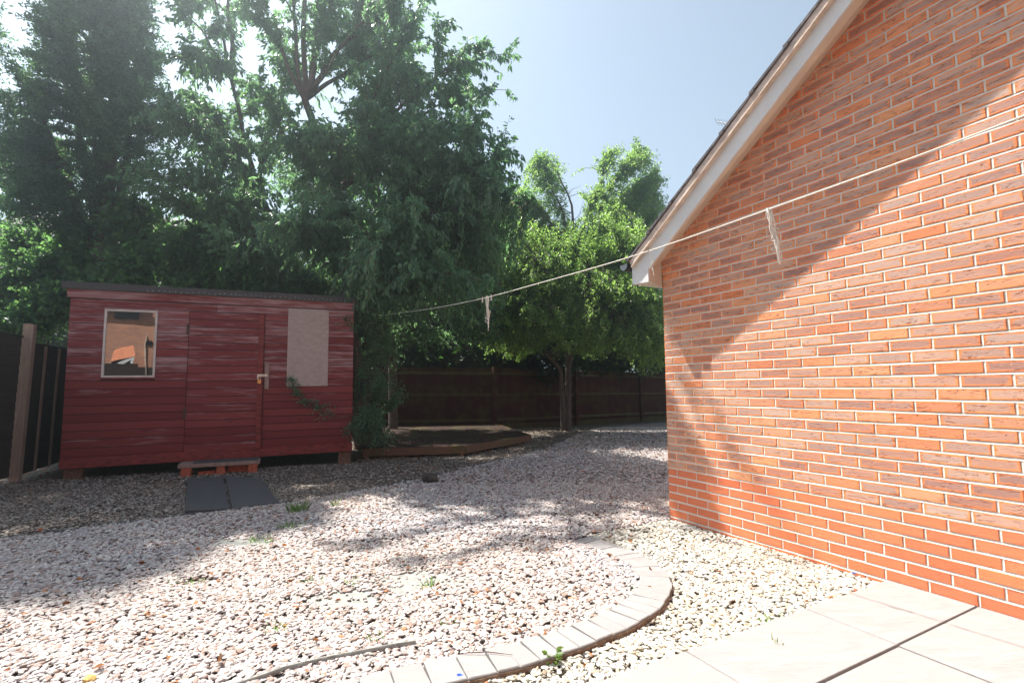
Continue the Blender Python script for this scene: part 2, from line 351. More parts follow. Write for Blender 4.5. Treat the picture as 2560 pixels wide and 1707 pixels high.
poly_sheet('gravel_bed', [(-12, -3), (12, -3), (12, 22), (-12, 22)], -.030, GRAV['outer'])
inner_pts = EDGE + [(3.0, 16.5), (8, 20.5), (9, 14), (4.5, 9), (1.47, 4.75), (.55, 4.2)] + CO[::-1] + [(-4, .9), (-9, -2)]
poly_sheet('inner_gravel_bed', inner_pts, -.018, GRAV['inner'])
C0 = np.array([1.492, 4.788]); DV = np.array([.4745, -.8803]); NV = np.array([-.8803, -.4745])
white_pts = [tuple(p) for p in CO] + [(.55, 4.2), (1.47, 4.75), (2.40, 3.17), (2.33, 3.2), (.76, 2.37), (.38, 2.15), (-1.6, 1.1), (-2.0, .9)]
poly_sheet('cream_gravel_strip', white_pts, -.024, GRAV['white'])

def inside(P, poly):
    x, y = P[:, 0], P[:, 1]; r = np.zeros(len(P), bool); n = len(poly)
    for i in range(n):
        (x1, y1), (x2, y2) = poly[i], poly[(i + 1) % n]
        c = ((y1 > y) != (y2 > y)) & (x < (x2 - x1) * (y - y1) / (y2 - y1 + 1e-12) + x1); r ^= c
    return r
def hashn(x, y, s, k=0):
    """cheap smooth value noise"""
    r = np.random.default_rng(100 + k).random((64, 64)); X = x * s; Y = y * s
    i = np.floor(X).astype(int); j = np.floor(Y).astype(int); fx = X - i; fy = Y - j; fx = fx * fx * (3 - 2 * fx); fy = fy * fy * (3 - 2 * fy)
    g = lambda a, b: r[a % 64, b % 64]
    return (g(i, j) * (1 - fx) + g(i + 1, j) * fx) * (1 - fy) + (g(i, j + 1) * (1 - fx) + g(i + 1, j + 1) * fx) * fy

DECK = [(-2.62, 8.80), (-.86, 9.20), (.42, 11.45), (-.4, 15.0), (-3.9, 14.2)]
A0 = np.array([-6.137, 6.797]); SX = np.array([.9172, .3983]); SY = np.array([-.3983, .9172])
def shed_xy(x, y): return A0 + SX * x + SY * y
def wall_u(P): return (P - C0) @ DV, (P - C0) @ NV
def gravel():
    pts = []
    for (y0, y1, dens, size) in ((1.55, 2.6, 4300, 1.0), (2.6, 4.0, 3700, 1.02), (4.0, 6.5, 2500, 1.1), (6.5, 10, 800, 1.35), (10, 16, 300, 1.8)):
        xa, xb = -1.16 * y1, 1.16 * y1 + .2
        n = int((xb - xa) * (y1 - y0) * dens); p = RNG.random((n, 3)); p[:, 0] = xa + p[:, 0] * (xb - xa); p[:, 1] = y0 + p[:, 1] * (y1 - y0); p[:, 2] = size
        p = p[np.abs(p[:, 0]) < 1.16 * p[:, 1] + .3]; pts.append(p)
    P = np.concatenate(pts); xy = P[:, :2]
    u, w = wall_u(xy); keep = ~((w < .012) & (u > -.01))
    keep &= ~inside(xy, [(-9.5, 6.2), tuple(shed_xy(-.1, .15)), tuple(shed_xy(3.9, .15)), tuple(shed_xy(3.9, 3)), (-9.5, 12)]) | (xy[:, 1] < 6.6)
    curb_in = [(x - .19 * nx, y - .19 * ny) for (x, y), (nx, ny) in zip(CO, curb_norm)]
    keep &= ~inside(xy, [tuple(p) for p in CO] + curb_in[::-1])
    pu = (xy - np.array([2.35, 3.2])) @ np.array([-.8803, -.4745]); pw = (xy - np.array([2.35, 3.2])) @ DV
    keep &= ~(pw > -.01)
    for q in SLABS: keep &= ~inside(xy, q)
    P = P[keep]; xy = P[:, :2]
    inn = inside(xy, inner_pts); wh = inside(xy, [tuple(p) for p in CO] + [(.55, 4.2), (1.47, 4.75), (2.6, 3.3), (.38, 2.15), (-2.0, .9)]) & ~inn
    # thin patches where the membrane shows
    thin = np.zeros(len(P))
    for (cx, cy, rx, ry) in PATCH: thin = np.maximum(thin, 1.25 - ((xy[:, 0] - cx) / rx) ** 2 - ((xy[:, 1] - cy) / ry) ** 2)
    k2 = RNG.random(len(P)) > np.clip(thin, 0, .93); k2 &= ~((~inn) & (~wh) & (RNG.random(len(P)) < .25))
    # dark edging strip stays clear of most stones
    P = P[k2]; inn = inn[k2]; wh = wh[k2]; xy = P[:, :2]; n = len(P)
    r = RNG.random(n); g = RNG.random(n)
    pal_in = np.array([[.58, .53, .52], [.52, .455, .45], [.66, .62, .60], [.46, .38, .375], [.40, .28, .24], [.52, .47, .50], [.34, .24, .21]])
    pal_wh = np.array([[.66, .63, .56], [.72, .70, .64], [.60, .54, .46], [.74, .71, .67], [.52, .43, .33], [.60, .57, .52], [.42, .34, .25]])
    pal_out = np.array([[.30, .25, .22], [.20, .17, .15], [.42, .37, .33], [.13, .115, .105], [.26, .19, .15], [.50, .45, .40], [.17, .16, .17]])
    wts = np.cumsum([.24, .20, .18, .14, .09, .10, .05]); ci = np.searchsorted(wts, r); ci = np.clip(ci, 0, 6)
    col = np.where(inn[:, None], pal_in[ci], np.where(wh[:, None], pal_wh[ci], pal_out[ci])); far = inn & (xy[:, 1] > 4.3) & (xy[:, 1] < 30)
    col = col * (.86 + .28 * g[:, None]) ; warm = hashn(xy[:, 0], xy[:, 1], 1.1, 3); col = col * (1 + (warm[:, None] - .5) * np.array([.10, .02, -.08]))
    red = (RNG.random(n) < .006); col[red] = [.50, .20, .08]
    sz = np.where(inn, .0138, np.where(wh, .0128, .0118)) * P[:, 2] * (.62 + .62 * RNG.random(n) ** 1.5)
    z = np.where(inn, -.009, np.where(wh, -.015, -.021)) + RNG.random(n) * .007 + (hashn(xy[:, 0], xy[:, 1], 2.3, 1) - .5) * .006
    col = col * np.array([.80, .815, .80]); pos = np.column_stack([xy, z])
    rot = np.column_stack([RNG.normal(0, .22, n), RNG.normal(0, .22, n), RNG.random(n) * 6.283])
    scl = np.column_stack([sz * (1.0 + .35 * RNG.random(n)), sz * (.75 + .2 * RNG.random(n)), sz * (.42 + .16 * RNG.random(n))])
    m = bpy.data.meshes.new('gravel'); m.vertices.add(n); m.vertices.foreach_set('co', pos.astype(np.float32).ravel())
    for nm, d, arr, f in (('rot', 'FLOAT_VECTOR', rot, 'vector'), ('scl', 'FLOAT_VECTOR', scl, 'vector')):
        a = m.attributes.new(nm, d, 'POINT'); a.data.foreach_set(f, arr.astype(np.float32).ravel())
    a = m.attributes.new('tint', 'FLOAT_COLOR', 'POINT'); a.data.foreach_set('color', np.column_stack([col, np.ones(n)]).astype(np.float32).ravel())
    o = bpy.data.objects.new('gravel', m); COL.objects.link(o); m.materials.append(M['pebble'])
    tag(o, 'loose cream, pinkish and brown gravel stones covering the yard', 'gravel', kind='stuff')
    g = bpy.data.node_groups.new('pebbles', 'GeometryNodeTree'); g.interface.new_socket('Geometry', in_out='INPUT', socket_type='NodeSocketGeometry'); g.interface.new_socket('Geometry', in_out='OUTPUT', socket_type='NodeSocketGeometry')
    N = g.nodes; L = g.links; gi = N.new('NodeGroupInput'); go = N.new('NodeGroupOutput'); jn = N.new('GeometryNodeJoinGeometry')
    for i in range(6):
        ic = N.new('GeometryNodeMeshIcoSphere'); ic.inputs['Radius'].default_value = 1; ic.inputs['Subdivisions'].default_value = 2
        pz = N.new('GeometryNodeInputPosition'); add = N.new('ShaderNodeVectorMath'); add.operation = 'ADD'; add.inputs[1].default_value = (i * 7.3, i * 3.1, 0)
        nz = N.new('ShaderNodeTexNoise'); nz.inputs['Scale'].default_value = .75; nz.inputs['Detail'].default_value = 1
        sb = N.new('ShaderNodeVectorMath'); sb.operation = 'SUBTRACT'; sb.inputs[1].default_value = (.5, .5, .5)
        sc = N.new('ShaderNodeVectorMath'); sc.operation = 'SCALE'; sc.inputs['Scale'].default_value = 1.5
        sp = N.new('GeometryNodeSetPosition'); mt = N.new('GeometryNodeSetMaterial'); mt.inputs['Material'].default_value = M['pebble']; sm = N.new('GeometryNodeSetShadeSmooth'); ti = N.new('GeometryNodeGeometryToInstance')
        L.new(pz.outputs[0], add.inputs[0]); L.new(add.outputs[0], nz.inputs['Vector']); L.new(nz.outputs['Color'], sb.inputs[0]); L.new(sb.outputs[0], sc.inputs[0])
        L.new(ic.outputs['Mesh'], sp.inputs['Geometry']); L.new(sc.outputs[0], sp.inputs['Offset']); L.new(sp.outputs[0], mt.inputs[0]); L.new(mt.outputs[0], sm.inputs[0]); L.new(sm.outputs[0], ti.inputs[0]); L.new(ti.outputs[0], jn.inputs[0])
    ip = N.new('GeometryNodeInstanceOnPoints'); L.new(gi.outputs[0], ip.inputs['Points']); L.new(jn.outputs[0], ip.inputs['Instance']); ip.inputs['Pick Instance'].default_value = True
    ri = N.new('FunctionNodeRandomValue'); ri.data_type = 'INT'; ri.inputs[4].default_value = 0; ri.inputs[5].default_value = 5; L.new(ri.outputs[2], ip.inputs['Instance Index'])
    for nm, key in (('rot', 'Rotation'), ('scl', 'Scale')):
        na = N.new('GeometryNodeInputNamedAttribute'); na.data_type = 'FLOAT_VECTOR'; na.inputs['Name'].default_value = nm; L.new(na.outputs['Attribute'], ip.inputs[key])
    L.new(ip.outputs[0], go.inputs[0])
    md = o.modifiers.new('pebbles', 'NODES'); md.node_group = g
    return n

# ------------------------------------------------------------------ curved block edging (each block a thing)
def norms(pl):
    P = np.array(pl); T = np.gradient(P, axis=0); T /= np.linalg.norm(T, axis=1, keepdims=True); return np.column_stack([T[:, 1], -T[:, 0]])
curb_norm = norms(CO)
def resample(pl, step):
    P = np.array(pl, float); d = np.r_[0, np.cumsum(np.linalg.norm(np.diff(P, axis=0), axis=1))]; n = max(2, int(d[-1] / step)); t = np.linspace(0, d[-1], n + 1)
    return np.column_stack([np.interp(t, d, P[:, i]) for i in range(P.shape[1])])
SP = []; dense = resample(CO, .01); acc = 0; last = 0
dd = np.r_[0, np.cumsum(np.linalg.norm(np.diff(dense, axis=0), axis=1))]; tcur = .35
while tcur < dd[-1] - .05:
    straight = tcur < 2.35
    L_ = random.uniform(.128, .15) if straight else random.uniform(.098, .112)
    SP.append((tcur, min(tcur + L_, dd[-1]))); tcur += L_
nb = len(SP)
def ordn(k): return '%d%s' % (k, 'th' if 10 < k % 100 < 14 else {1: 'st', 2: 'nd', 3: 'rd'}.get(k % 10, 'th'))
WORDS = {0: 'bottom-most in view'}
for i, (t0, t1) in enumerate(SP):
    a = np.array([np.interp(t0 + .0015, dd, dense[:, k]) for k in (0, 1)]); b = np.array([np.interp(t1 - .0015, dd, dense[:, k]) for k in (0, 1)])
    T = (b - a) / np.linalg.norm(b - a); Nn = np.array([T[1], -T[0]]); c = (a + b) / 2
    hw = np.linalg.norm(b - a) / 2; inn = .19 + random.uniform(-.006, .006); out = random.uniform(-.004, .004); taper = .88 if t0 > 2.3 else .97
    zt = .021 + random.uniform(-.0015, .002) - max(0, (t0 - 3.6)) * .02; tl = random.uniform(-.002, .002)
    if a[1] < 1.72: continue
    mb = MB(); L0 = -inn; col = (random.random(), 0, 0, 1)
    o_ = empty('edging_block', (c[0], c[1], 0))
    v = []
    e = .0035
    for (dn, dt, z) in ((out, -hw, -.05), (out, hw, -.05), (L0, hw * taper, -.05), (L0, -hw * taper, -.05),
                        (out, -hw, zt - e), (out, hw, zt - e + tl), (L0, hw * taper, zt - e + tl), (L0, -hw * taper, zt - e),
                        (out - e, -hw + e, zt), (out - e, hw - e, zt + tl), (L0 + e, hw * taper - e, zt + tl), (L0 + e, -hw * taper + e, zt)):
        p = Nn * dn + T * dt; v.append((p[0], p[1], z))
    mb.add(v, [(0, 1, 5, 4), (1, 2, 6, 5), (2, 3, 7, 6), (3, 0, 4, 7), (4, 5, 9, 8), (5, 6, 10, 9), (6, 7, 11, 10), (7, 4, 8, 11), (8, 9, 10, 11)], col)
    bl = mb.build('block', M['sett'], o_)
    mj = MB(); w2 = .006
    v = [tuple((Nn * dn + T * dt)) + (z,) for z in (-.05, zt - .012) for (dn, dt) in ((out + w2, -hw - .004), (out + w2, hw + .004), (out + .0005, hw + .004), (out + .0005, -hw - .004))]
    mj.add(v, [(0, 1, 2, 3), (4, 5, 6, 7), (0, 1, 5, 4), (1, 2, 6, 5), (2, 3, 7, 6), (3, 0, 4, 7)]); mj.build('joint_mortar', M['settside'], o_)
    k = nb - i
    side = 'lower sunlit run' if t0 < 2.0 else ('tight bend' if t0 < 3.2 else 'shadow-dappled far end')
    tag(o_, 'pinkish grey edging block, %s from the far end of the curve' % ordn(k), 'edging block', 'blocks of the curved gravel edging')

# thin dark edging board between the two gravels
eb = MB(); EP = resample(EDGE[2:], .12); EN = norms(EP)
for i in range(len(EP) - 1):
    a, b = EP[i], EP[i + 1]; na, nb_ = EN[i], EN[i + 1]; ww = .022
    h = -.002 + .006 * math.sin(i * 1.7)
    v = [(a[0] + na[0] * s * ww, a[1] + na[1] * s * ww, z) for z in (-.05, h) for s in (-1, 1)] + [(b[0] + nb_[0] * s * ww, b[1] + nb_[1] * s * ww, z) for z in (-.05, h) for s in (-1, 1)]
    eb.add(v, [(2, 3, 7, 6), (0, 2, 6, 4), (1, 5, 7, 3)], (random.random(), 0, 0, 1))
tag(eb.build('edging_board', M['slabdark']), 'low dark curved edging between the pinkish and the brown gravel', 'edging')

# grey stepping slabs before the shed step
SLABS = []
def slab_thing(corners, z0, z1, mat, name, label, cat, group=None, bev=.008, col=None, kind=None):
    P = np.array(corners); c = P.mean(0); o = MB(); q = [c + (p - c) * (1 - bev / np.linalg.norm(p - c) * 1.6) for p in P]
    r = col if col is not None else random.random()
    n = len(P)
    v = [(p[0] - c[0], p[1] - c[1], z0) for p in P] + [(p[0] - c[0], p[1] - c[1], z1 - bev) for p in P] + [(p[0] - c[0], p[1] - c[1], z1 + random.uniform(-.001, .001)) for p in q]
    f = [(i, (i + 1) % n, (i + 1) % n + n, i + n) for i in range(n)] + [(i + n, (i + 1) % n + n, (i + 1) % n + 2 * n, i + 2 * n) for i in range(n)] + [tuple(range(2 * n, 3 * n))]
    o.add(v, f, (r, 0, 0, 1)); ob = o.build(name, mat); ob.location = (c[0], c[1], 0); tag(ob, label, cat, group, kind); return ob
g2 = lambda x, y: tuple(gnd(x, y, .01)[:2])
sa = [g2(425, 1172), g2(527, 1166), g2(512, 1094), g2(430, 1099)]; sb_ = [g2(533, 1166), g2(640, 1151), g2(600, 1098), g2(518, 1093)]
SLABS += [sa, sb_]
slab_thing(sa, -.05, .012, M['slabdark'], 'stepping_slab', 'dark grey square slab before the shed step, left of the pair', 'paving slab', 'dark slabs before the shed step')
slab_thing(sb_, -.05, .010, M['slabdark'], 'stepping_slab', 'dark grey square slab before the shed step, right of the pair touching sunlit gravel', 'paving slab', 'dark slabs before the shed step')
PATCH = [(gnd(800, 1372)[0], gnd(800, 1372)[1], .26, .16), (gnd(975, 1325)[0], gnd(975, 1325)[1], .34, .16), (gnd(930, 1350)[0], gnd(930, 1350)[1], .12, .1), (gnd(560, 1243)[0], gnd(560, 1243)[1], .3, .12), (gnd(455, 1330)[0], gnd(455, 1330)[1], .12, .08)]
for i, (cx, cy, rx, ry) in enumerate(PATCH[:4]):
    pts = [(cx + rx * 1.1 * math.cos(a) * (1 + .15 * math.sin(3 * a + i)), cy + ry * 1.1 * math.sin(a) * (1 + .2 * math.cos(2 * a + i))) for a in np.linspace(0, 6.283, 20)[:-1]]
    poly_sheet('weed_membrane', pts, (-.0135, -.0115, -.0095, -.0075)[i], M['membrane'])

# patio slabs
pu_dir = -NV  # along the gravel edge towards the house
P00 = np.array([2.35, 3.205])
def pat(a, b): return tuple(P00 - pu_dir * a + DV * b)       # a: away from the wall, b: towards the viewer
names = {(0, 0): 'against the brick wall beside the gravel', (0, 1): 'second from the wall beside the gravel', (0, 2): 'third from the wall beside the gravel', (0, 3): 'fourth from the wall beside the gravel'}
cuts0 = [-.02, .855, 1.77, 2.66, 3.5]; cuts1 = [-.02, .86, 1.76, 2.65, 3.5]; cuts2 = [-.02, .45, 1.35, 2.2, 3.0]
for r, (b0, b1, cuts) in enumerate(((0, .43, cuts0), (.434, .88, cuts1), (.884, 1.33, cuts2), (1.334, 1.78, cuts1))):
    for i in range(4):
        g = .0025
        q = [pat(cuts[i] + g, b0 + g), pat(cuts[i + 1] - g, b0 + g), pat(cuts[i + 1] - g, b1 - g), pat(cuts[i] + g, b1 - g)]
        if max(p[1] for p in q) < 1.95: continue
        zt = .018 if (r == 0) else ((.0165, .0125, .013, .012)[i] if r == 1 else .012)
        nm_ = ['first', 'second', 'third', 'fourth'][i]; rw = ['front row bordering the cream gravel', 'second row', 'third row', 'row nearest the viewer'][r]
        slab_thing(q, -.055, zt, M['slab'], 'patio_slab', 'pale riven patio slab, %s from the brick wall in the %s' % (nm_, rw), 'paving slab', 'pale riven patio slabs', .003)
pj = [pat(-.03, -.002), pat(3.5, -.002), pat(3.5, 2.2), pat(-.03, 2.2)]
poly_sheet('patio_bedding', pj, -.012, M['settside'])

# ------------------------------------------------------------------ brick building on the right (real bricks)
HW = Matrix(((DV[0], -NV[0], 0, C0[0]), (DV[1], -NV[1], 0, C0[1]), (0, 0, 1, 0), (0, 0, 0, 1)))
house = empty('brick_house', mat=HW)
tag(house, 'orange brick gabled building with white bargeboard filling the right side', 'building')
UMAX = 9.6; APEX = 4.8; ZL = 1.2127
def rake(u): return 2.472 + .692 * (u if u < APEX else 2 * APEX - u)
def brick_wall(plane, umax, top):
    """plane 'front': x along u, outward -y;  'side': along +y, outward -x"""
    b = MB(); mo = MB(); rng = random.Random(3 if plane == 'front' else 5)
    def put(x0, x1, z0, z1, y, dep, col, hl):
        xc = (x0 + x1) / 2; zc = (z0 + z1) / 2; e = .0022
        j = [rng.uniform(-.0012, .0012) for _ in range(8)]
        fr = [(x0 + e, z0 + e), (x1 - e, z0 + e), (x1 - e, z1 - e), (x0 + e, z1 - e)]; ou = [(x0 + j[0], z0 + j[1]), (x1 + j[2], z0 + j[3]), (x1 + j[4], z1 + j[5]), (x0 + j[6], z1 + j[7])]
        t1, t2 = rng.uniform(-.0012, .0012), rng.uniform(-.0008, .0008)
        v = [(x, y + t1 * (1 if x > xc else -1) + t2 * (1 if z > zc else -1), z) for x, z in fr] + [(x, y + .0028, z) for x, z in ou] + [(x, y + dep, z) for x, z in ou]
        uv = [(x - xc, z - zc) for x, z in fr] + [(x - xc, z - zc) for x, z in ou] * 2
        f = [(0, 1, 2, 3)] + [(i, (i + 1) % 4, (i + 1) % 4 + 4, i + 4) for i in range(4)] + [(i + 4, (i + 1) % 4 + 4, (i + 1) % 4 + 8, i + 8) for i in range(4)] + [(11, 10, 9, 8)]
        if plane == 'side': v = [(p[1], p[0], p[2]) for p in v]
        b.add(v, f, col, uv)
    r0 = -17; r = r0
    while True:
        z0 = ZL + r * .075 + .007; z1 = z0 + .061
        if z0 > top(APEX if plane == 'front' else 0): break
        even = (r % 2 == 0)
        if plane == 'front': x = 0.0; w = .213 if even else .1010
        else: x = .1125 if even else .225; w = .213
        while x < umax:
            w_ = min(w, umax - x)
            if w_ > .03 and z0 < top(x + w_ / 2) + .04:
                red = r <= -11
                rr = rng.random(); grey = rng.uniform(.15, .5) if rng.random() < .2 else rng.uniform(.72, 1.0)
                dep = .03
                if plane == 'front' and x == 0: dep = .1025 if even else .215
                put(x, x + w_, z0, z1, rng.uniform(-.0012, .0012), dep, (rr, grey, w_ / .4, 0.0 if red else 1.0), w_ / 2)
                # perpend joint after this brick
                xa, xb = x + w_ - .001, x + w_ + .013
                if xb < umax:
                    v = [(xa, .0056, z0 - .001), (xb, .0006, z0 - .001), (xb, .0006, z1 + .001), (xa, .0056, z1 + .001)]
                    if plane == 'side': v = [(p[1], p[0], p[2]) for p in v]
                    mo.add(v, [(0, 1, 2, 3)])
            x += w + .012; w = .213
        # bed joint under this course
        xe = umax if plane == 'side' else umax
        n = int(xe / .11); xs = np.linspace(0.0, xe, n + 1); v = []
        for xx in xs:
            jz = rng.uniform(-.0012, .0012)
            v += [(xx, .0004, z0 - .0148 + jz), (xx, .0054, z0 + .0006 + jz)]
        f = [(2 * i, 2 * i + 2, 2 * i + 3, 2 * i + 1) for i in range(n) if z0 < top(float(xs[i])) + .04]
        if plane == 'side': v = [(p[1], p[0], p[2]) for p in v]
        mo.add(v, f)
        r += 1
    return b, mo
bf, mf = brick_wall('front', UMAX, rake)
wall_ob = bf.build('wall', M['brick'], house)
mf.build('mortar', M['mortar'], wall_ob)
bs, ms = brick_wall('side', 6.0, lambda x: 2.30)
side_ob = bs.build('wall', M['brick'], house); ms.build('mortar', M['mortar'], side_ob)
core = MB(); core.prism([(.02, -.1), (UMAX, -.1), (UMAX, 2.44), (APEX, rake(APEX) - .03), (.02, 2.44)], 'y', .02, 6.0); core.build('wall_core', M['mortar'], wall_ob)
ft = MB(); ft.box(-.004, UMAX, -.008, .02, -.1, -.012); ft.build('footing', M['settside'], house)
# bargeboard, soffit, box end, verge bedding, tiles
def sloped(u0, u1, lo, hi, y0, y1, mb):
    mb.prism([(u0, lo(u0)), (u1, lo(u1)), (u1, hi(u1)), (u0, hi(u0))], 'y', y0, y1)
bb = MB(); lo = lambda u: 2.320 + .716 * u; hi = lambda u: 2.504 + .700 * u
bb.prism([(-.172, 2.243), (.05, 2.228), (.05, lo(.05)), (APEX, lo(APEX)), (APEX, hi(APEX)), (-.09, hi(-.09)), (-.172, 2.44)], 'y', -.235, -.217)
bb.build('bargeboard', M['upvc'], house)
b2 = MB(); b2.prism([(2 * APEX + .2, lo(-.2)), (2 * APEX + .2, hi(-.2)), (APEX + .002, hi(APEX)), (APEX + .002, lo(APEX))], 'y', -.235, -.217); b2.build('bargeboard', M['upvc'], house)
st = MB()
for (ua, ub) in ((.0, APEX),):
    v = [(ua, -.2169, lo(ua) + .004), (ub, -.2169, lo(ub) + .004), (ub, .006, rake(ub)), (ua, .006, rake(ua)), (ua, -.2169, lo(ua) + .012), (ub, -.2169, lo(ub) + .012), (ub, .006, rake(ub) + .012), (ua, .006, rake(ua) + .012)]
    st.add(v, [(0, 1, 2, 3), (4, 5, 6, 7), (0, 1, 5, 4), (1, 2, 6, 5), (2, 3, 7, 6), (3, 0, 4, 7)])
st.build('soffit', M['soffit'], house)
bx = MB(); bx.add([(.049, -.2168, 2.236), (-.004, -.0005, 2.204), (-.004, -.0005, 2.485), (.049, -.2168, 2.372), (.043, -.2168, 2.236), (-.012, -.0005, 2.204), (-.012, -.0005, 2.485), (.043, -.2168, 2.372)], [(0, 1, 2, 3), (7, 6, 5, 4), (0, 1, 5, 4), (1, 2, 6, 5), (2, 3, 7, 6), (3, 0, 4, 7)]); bx.build('box_end_return', M['soffit'], house)  # white return coloured cream, painting in warm light reflected off the bricks
bx = MB(); bx.add([(-.160, -.2165, 2.246), (.042, -.2165, 2.234), (-.0125, -.001, 2.214), (-.0125, 6.0, 2.214), (-.160, 6.0, 2.246), (-.160, -.2165, 2.252), (.042, -.2165, 2.240), (-.0125, -.001, 2.220), (-.0125, 6.0, 2.220), (-.160, 6.0, 2.252)], [(0, 1, 2, 3, 4), (9, 8, 7, 6, 5), (0, 1, 6, 5), (1, 2, 7, 6), (2, 3, 8, 7), (3, 4, 9, 8), (4, 0, 5, 9)]); bx.build('eaves_soffit', M['soffit'], house)
fa = MB(); fa.box(-.172, -.161, -.2165, 6.0, 2.244, 2.435); fa.build('fascia', M['upvc'], house)
vb = MB(); vlo = lambda u: 2.516 + .695 * u; vhi = lambda u: 2.597 + .688 * u
vb.prism([(-.14, vlo(-.14)), (APEX, vlo(APEX)), (APEX, vhi(APEX)), (-.165, vhi(-.165) - .01)], 'y', -.272, -.2355); vb.build('verge_bedding', M['cloak'], house)
ul = MB(); ul.prism([(-.14, vlo(-.14) - .012), (APEX, vlo(APEX) - .012), (APEX, vlo(APEX) - .001), (-.14, vlo(-.14) - .001)], 'y', -.278, -.2357); ul.build('undercloak', M['tan'], house)
tl = MB(); du = .283; u = -.182; kk = 0
while u < APEX:
    ub = min(u + du + .03, APEX); zb = 2.598 + .688 * u; ze = 2.598 + .688 * ub
    wv = .003 * math.sin(kk * 2.1)
    tl.prism([(u, zb + .004), (ub, ze - .010), (ub, ze + .012), (u, zb + .032 + wv)], 'y', -.286 + .003 * math.cos(kk * 3.3), 6.1, (random.random(), 0, 0, 1))
    # small rolled lip at the tile's lower end
    tl.prism([(u - .004, zb - .006), (u + .035, zb + .012), (u + .035, zb + .040 + wv), (u - .004, zb + .026 + wv)], 'y', -.293, -.25, (random.random(), 0, 0, 1))
    u += du; kk += 1
tl.build('roof_tiles', M['tile'], house)
t2 = MB(); t2.prism([(2 * APEX + .25, 2.60 - .17), (2 * APEX + .25, 2.63 - .17), (APEX + .001, 2.632 + .688 * APEX), (APEX + .001, 2.60 + .688 * APEX)], 'y', -.286, 6.1); t2.build('roof_tiles', M['tile'], house)
# gutter: half-round trough with a stop end
gm = MB(); cx, cz, R1 = -.228, 2.446, .052
for (ra, rb) in ((R1, R1 - .004),):
    an = np.linspace(math.pi, 2 * math.pi, 13); poly = [(cx + ra * math.cos(a), cz + ra * 1.15 * math.sin(a)) for a in an] + [(cx + rb * math.cos(a), cz + rb * 1.15 * math.sin(a)) for a in an[::-1]]
    n = len(poly); v = [(q[0], -.288, q[1]) for q in poly] + [(q[0], 6.05, q[1]) for q in poly]
    f = [(i, i + n, (i + 1) % n + n, (i + 1) % n) for i in range(n)]; gm.add(v, f)
gut = gm.build('gutter', M['gutter'], house)
gc = MB(); an = np.linspace(math.pi, 2 * math.pi, 13); gc.prism([(cx + R1 * math.cos(a), cz + .003 + R1 * 1.15 * math.sin(a)) for a in an], 'y', -.2955, -.2885); gc.build('stop_end', M['gutcap'], gut)

# television aerial on a mast standing on the roof slope behind the verge
def hloc(p):
    q = HW.inverted() @ Vector(p); return q
r_ = ray(1645, 280); r2_ = ray(1700, 288)
def on_plane(r, yloc):
    n = np.array([-NV[0], -NV[1], 0]); p0 = np.array([C0[0], C0[1], 0]) + n * yloc; o = np.array([0, 0, CAM_H]); t = ((p0 - o) @ n) / (r @ n); return o + r * t
pa = on_plane(r_, 3.0); pb = on_plane(r2_, 3.0); ae = empty('tv_aerial', tuple(pb))
tag(ae, 'small pale television aerial whose tip pokes out past the roof verge', 'aerial')
lb = Vector(pb); zr = 2.63 + .688 * hloc(pb)[0]
am = MB(); am.tube([(0, 0, zr - lb.z - .0), (0, 0, .05)], .016, 8); am.build('mast', M['antenna'], ae)
dirv = Vector(pa) - Vector(pb); bm_ = MB(); bm_.tube([tuple(-dirv * .3), tuple(dirv)], .008, 6); boom = bm_.build('boom', M['antenna'], ae)
el = MB(); side = Vector((0, 0, 1)).cross(dirv).normalized()
for i in range(8):
    c = dirv * (i / 7.2); up = Vector((0, 0, 1)); el.tube([tuple(c - up * .045 - side * .05), tuple(c + up * .045 + side * .05)], .0045, 5)
el.build('elements', M['antenna'], ae)

# ------------------------------------------------------------------ the shed
SA = Vector((-6.137, 6.797, .14)); sX = Vector((.91713409, .39823119, .01664257)).normalized(); sY = Vector((-.39828636, .91726113, 0)); sZ = sX.cross(sY).normalized()
SM = Matrix(((sX.x, sY.x, sZ.x, SA.x), (sX.y, sY.y, sZ.y, SA.y), (sX.z, sY.z, sZ.z, SA.z), (0, 0, 0, 1)))
shed = empty('garden_shed', mat=SM)
tag(shed, 'weathered dark red timber shed with a felt roof and a padlocked door', 'shed')
SL, SD = 3.785, 2.2
def board(mb, x0, x1, z0, p, y=0.0, rng=random, wear=.5):
    """one shiplap board: flat face, scooped top"""
    prof = [(y - .013, z0), (y - .0145, z0 + .82 * p), (y - .0125, z0 + .88 * p), (y - .003, z0 + .94 * p), (y - .003, z0 + p + .004), (y + .006, z0 + p + .004), (y + .006, z0)]
    n = len(prof); k = max(1, int((x1 - x0) / .35)); xs = np.linspace(x0, x1, k + 1); v = []
    sag = rng.uniform(-.002, .002)
    for xx in xs:
        d = sag * math.sin((xx - x0) / (x1 - x0 + .01) * 3.1416)
        v += [(xx, a + rng.uniform(-.0008, .0008), b + d) for a, b in prof]
    f = []
    for i in range(k):
        for j in range(n): a = i * n + j; b_ = i * n + (j + 1) % n; f.append((a, b_, b_ + n, a + n))
    f.append(tuple(range(n))); f.append(tuple(k * n + j for j in range(n))[::-1])
    mb.add(v, f, (rng.random(), wear, 0, 1), [(q[0], (q[2] - z0) / p) for q in v])
pz = .1155; cl = MB(); rb = random.Random(9)
WX0, WX1, WZ0, WZ1 = .392, 1.02, 1.222, 2.197
DX0, DX1 = 1.425, 2.378; DZ0, DZ1 = .12, 2.215
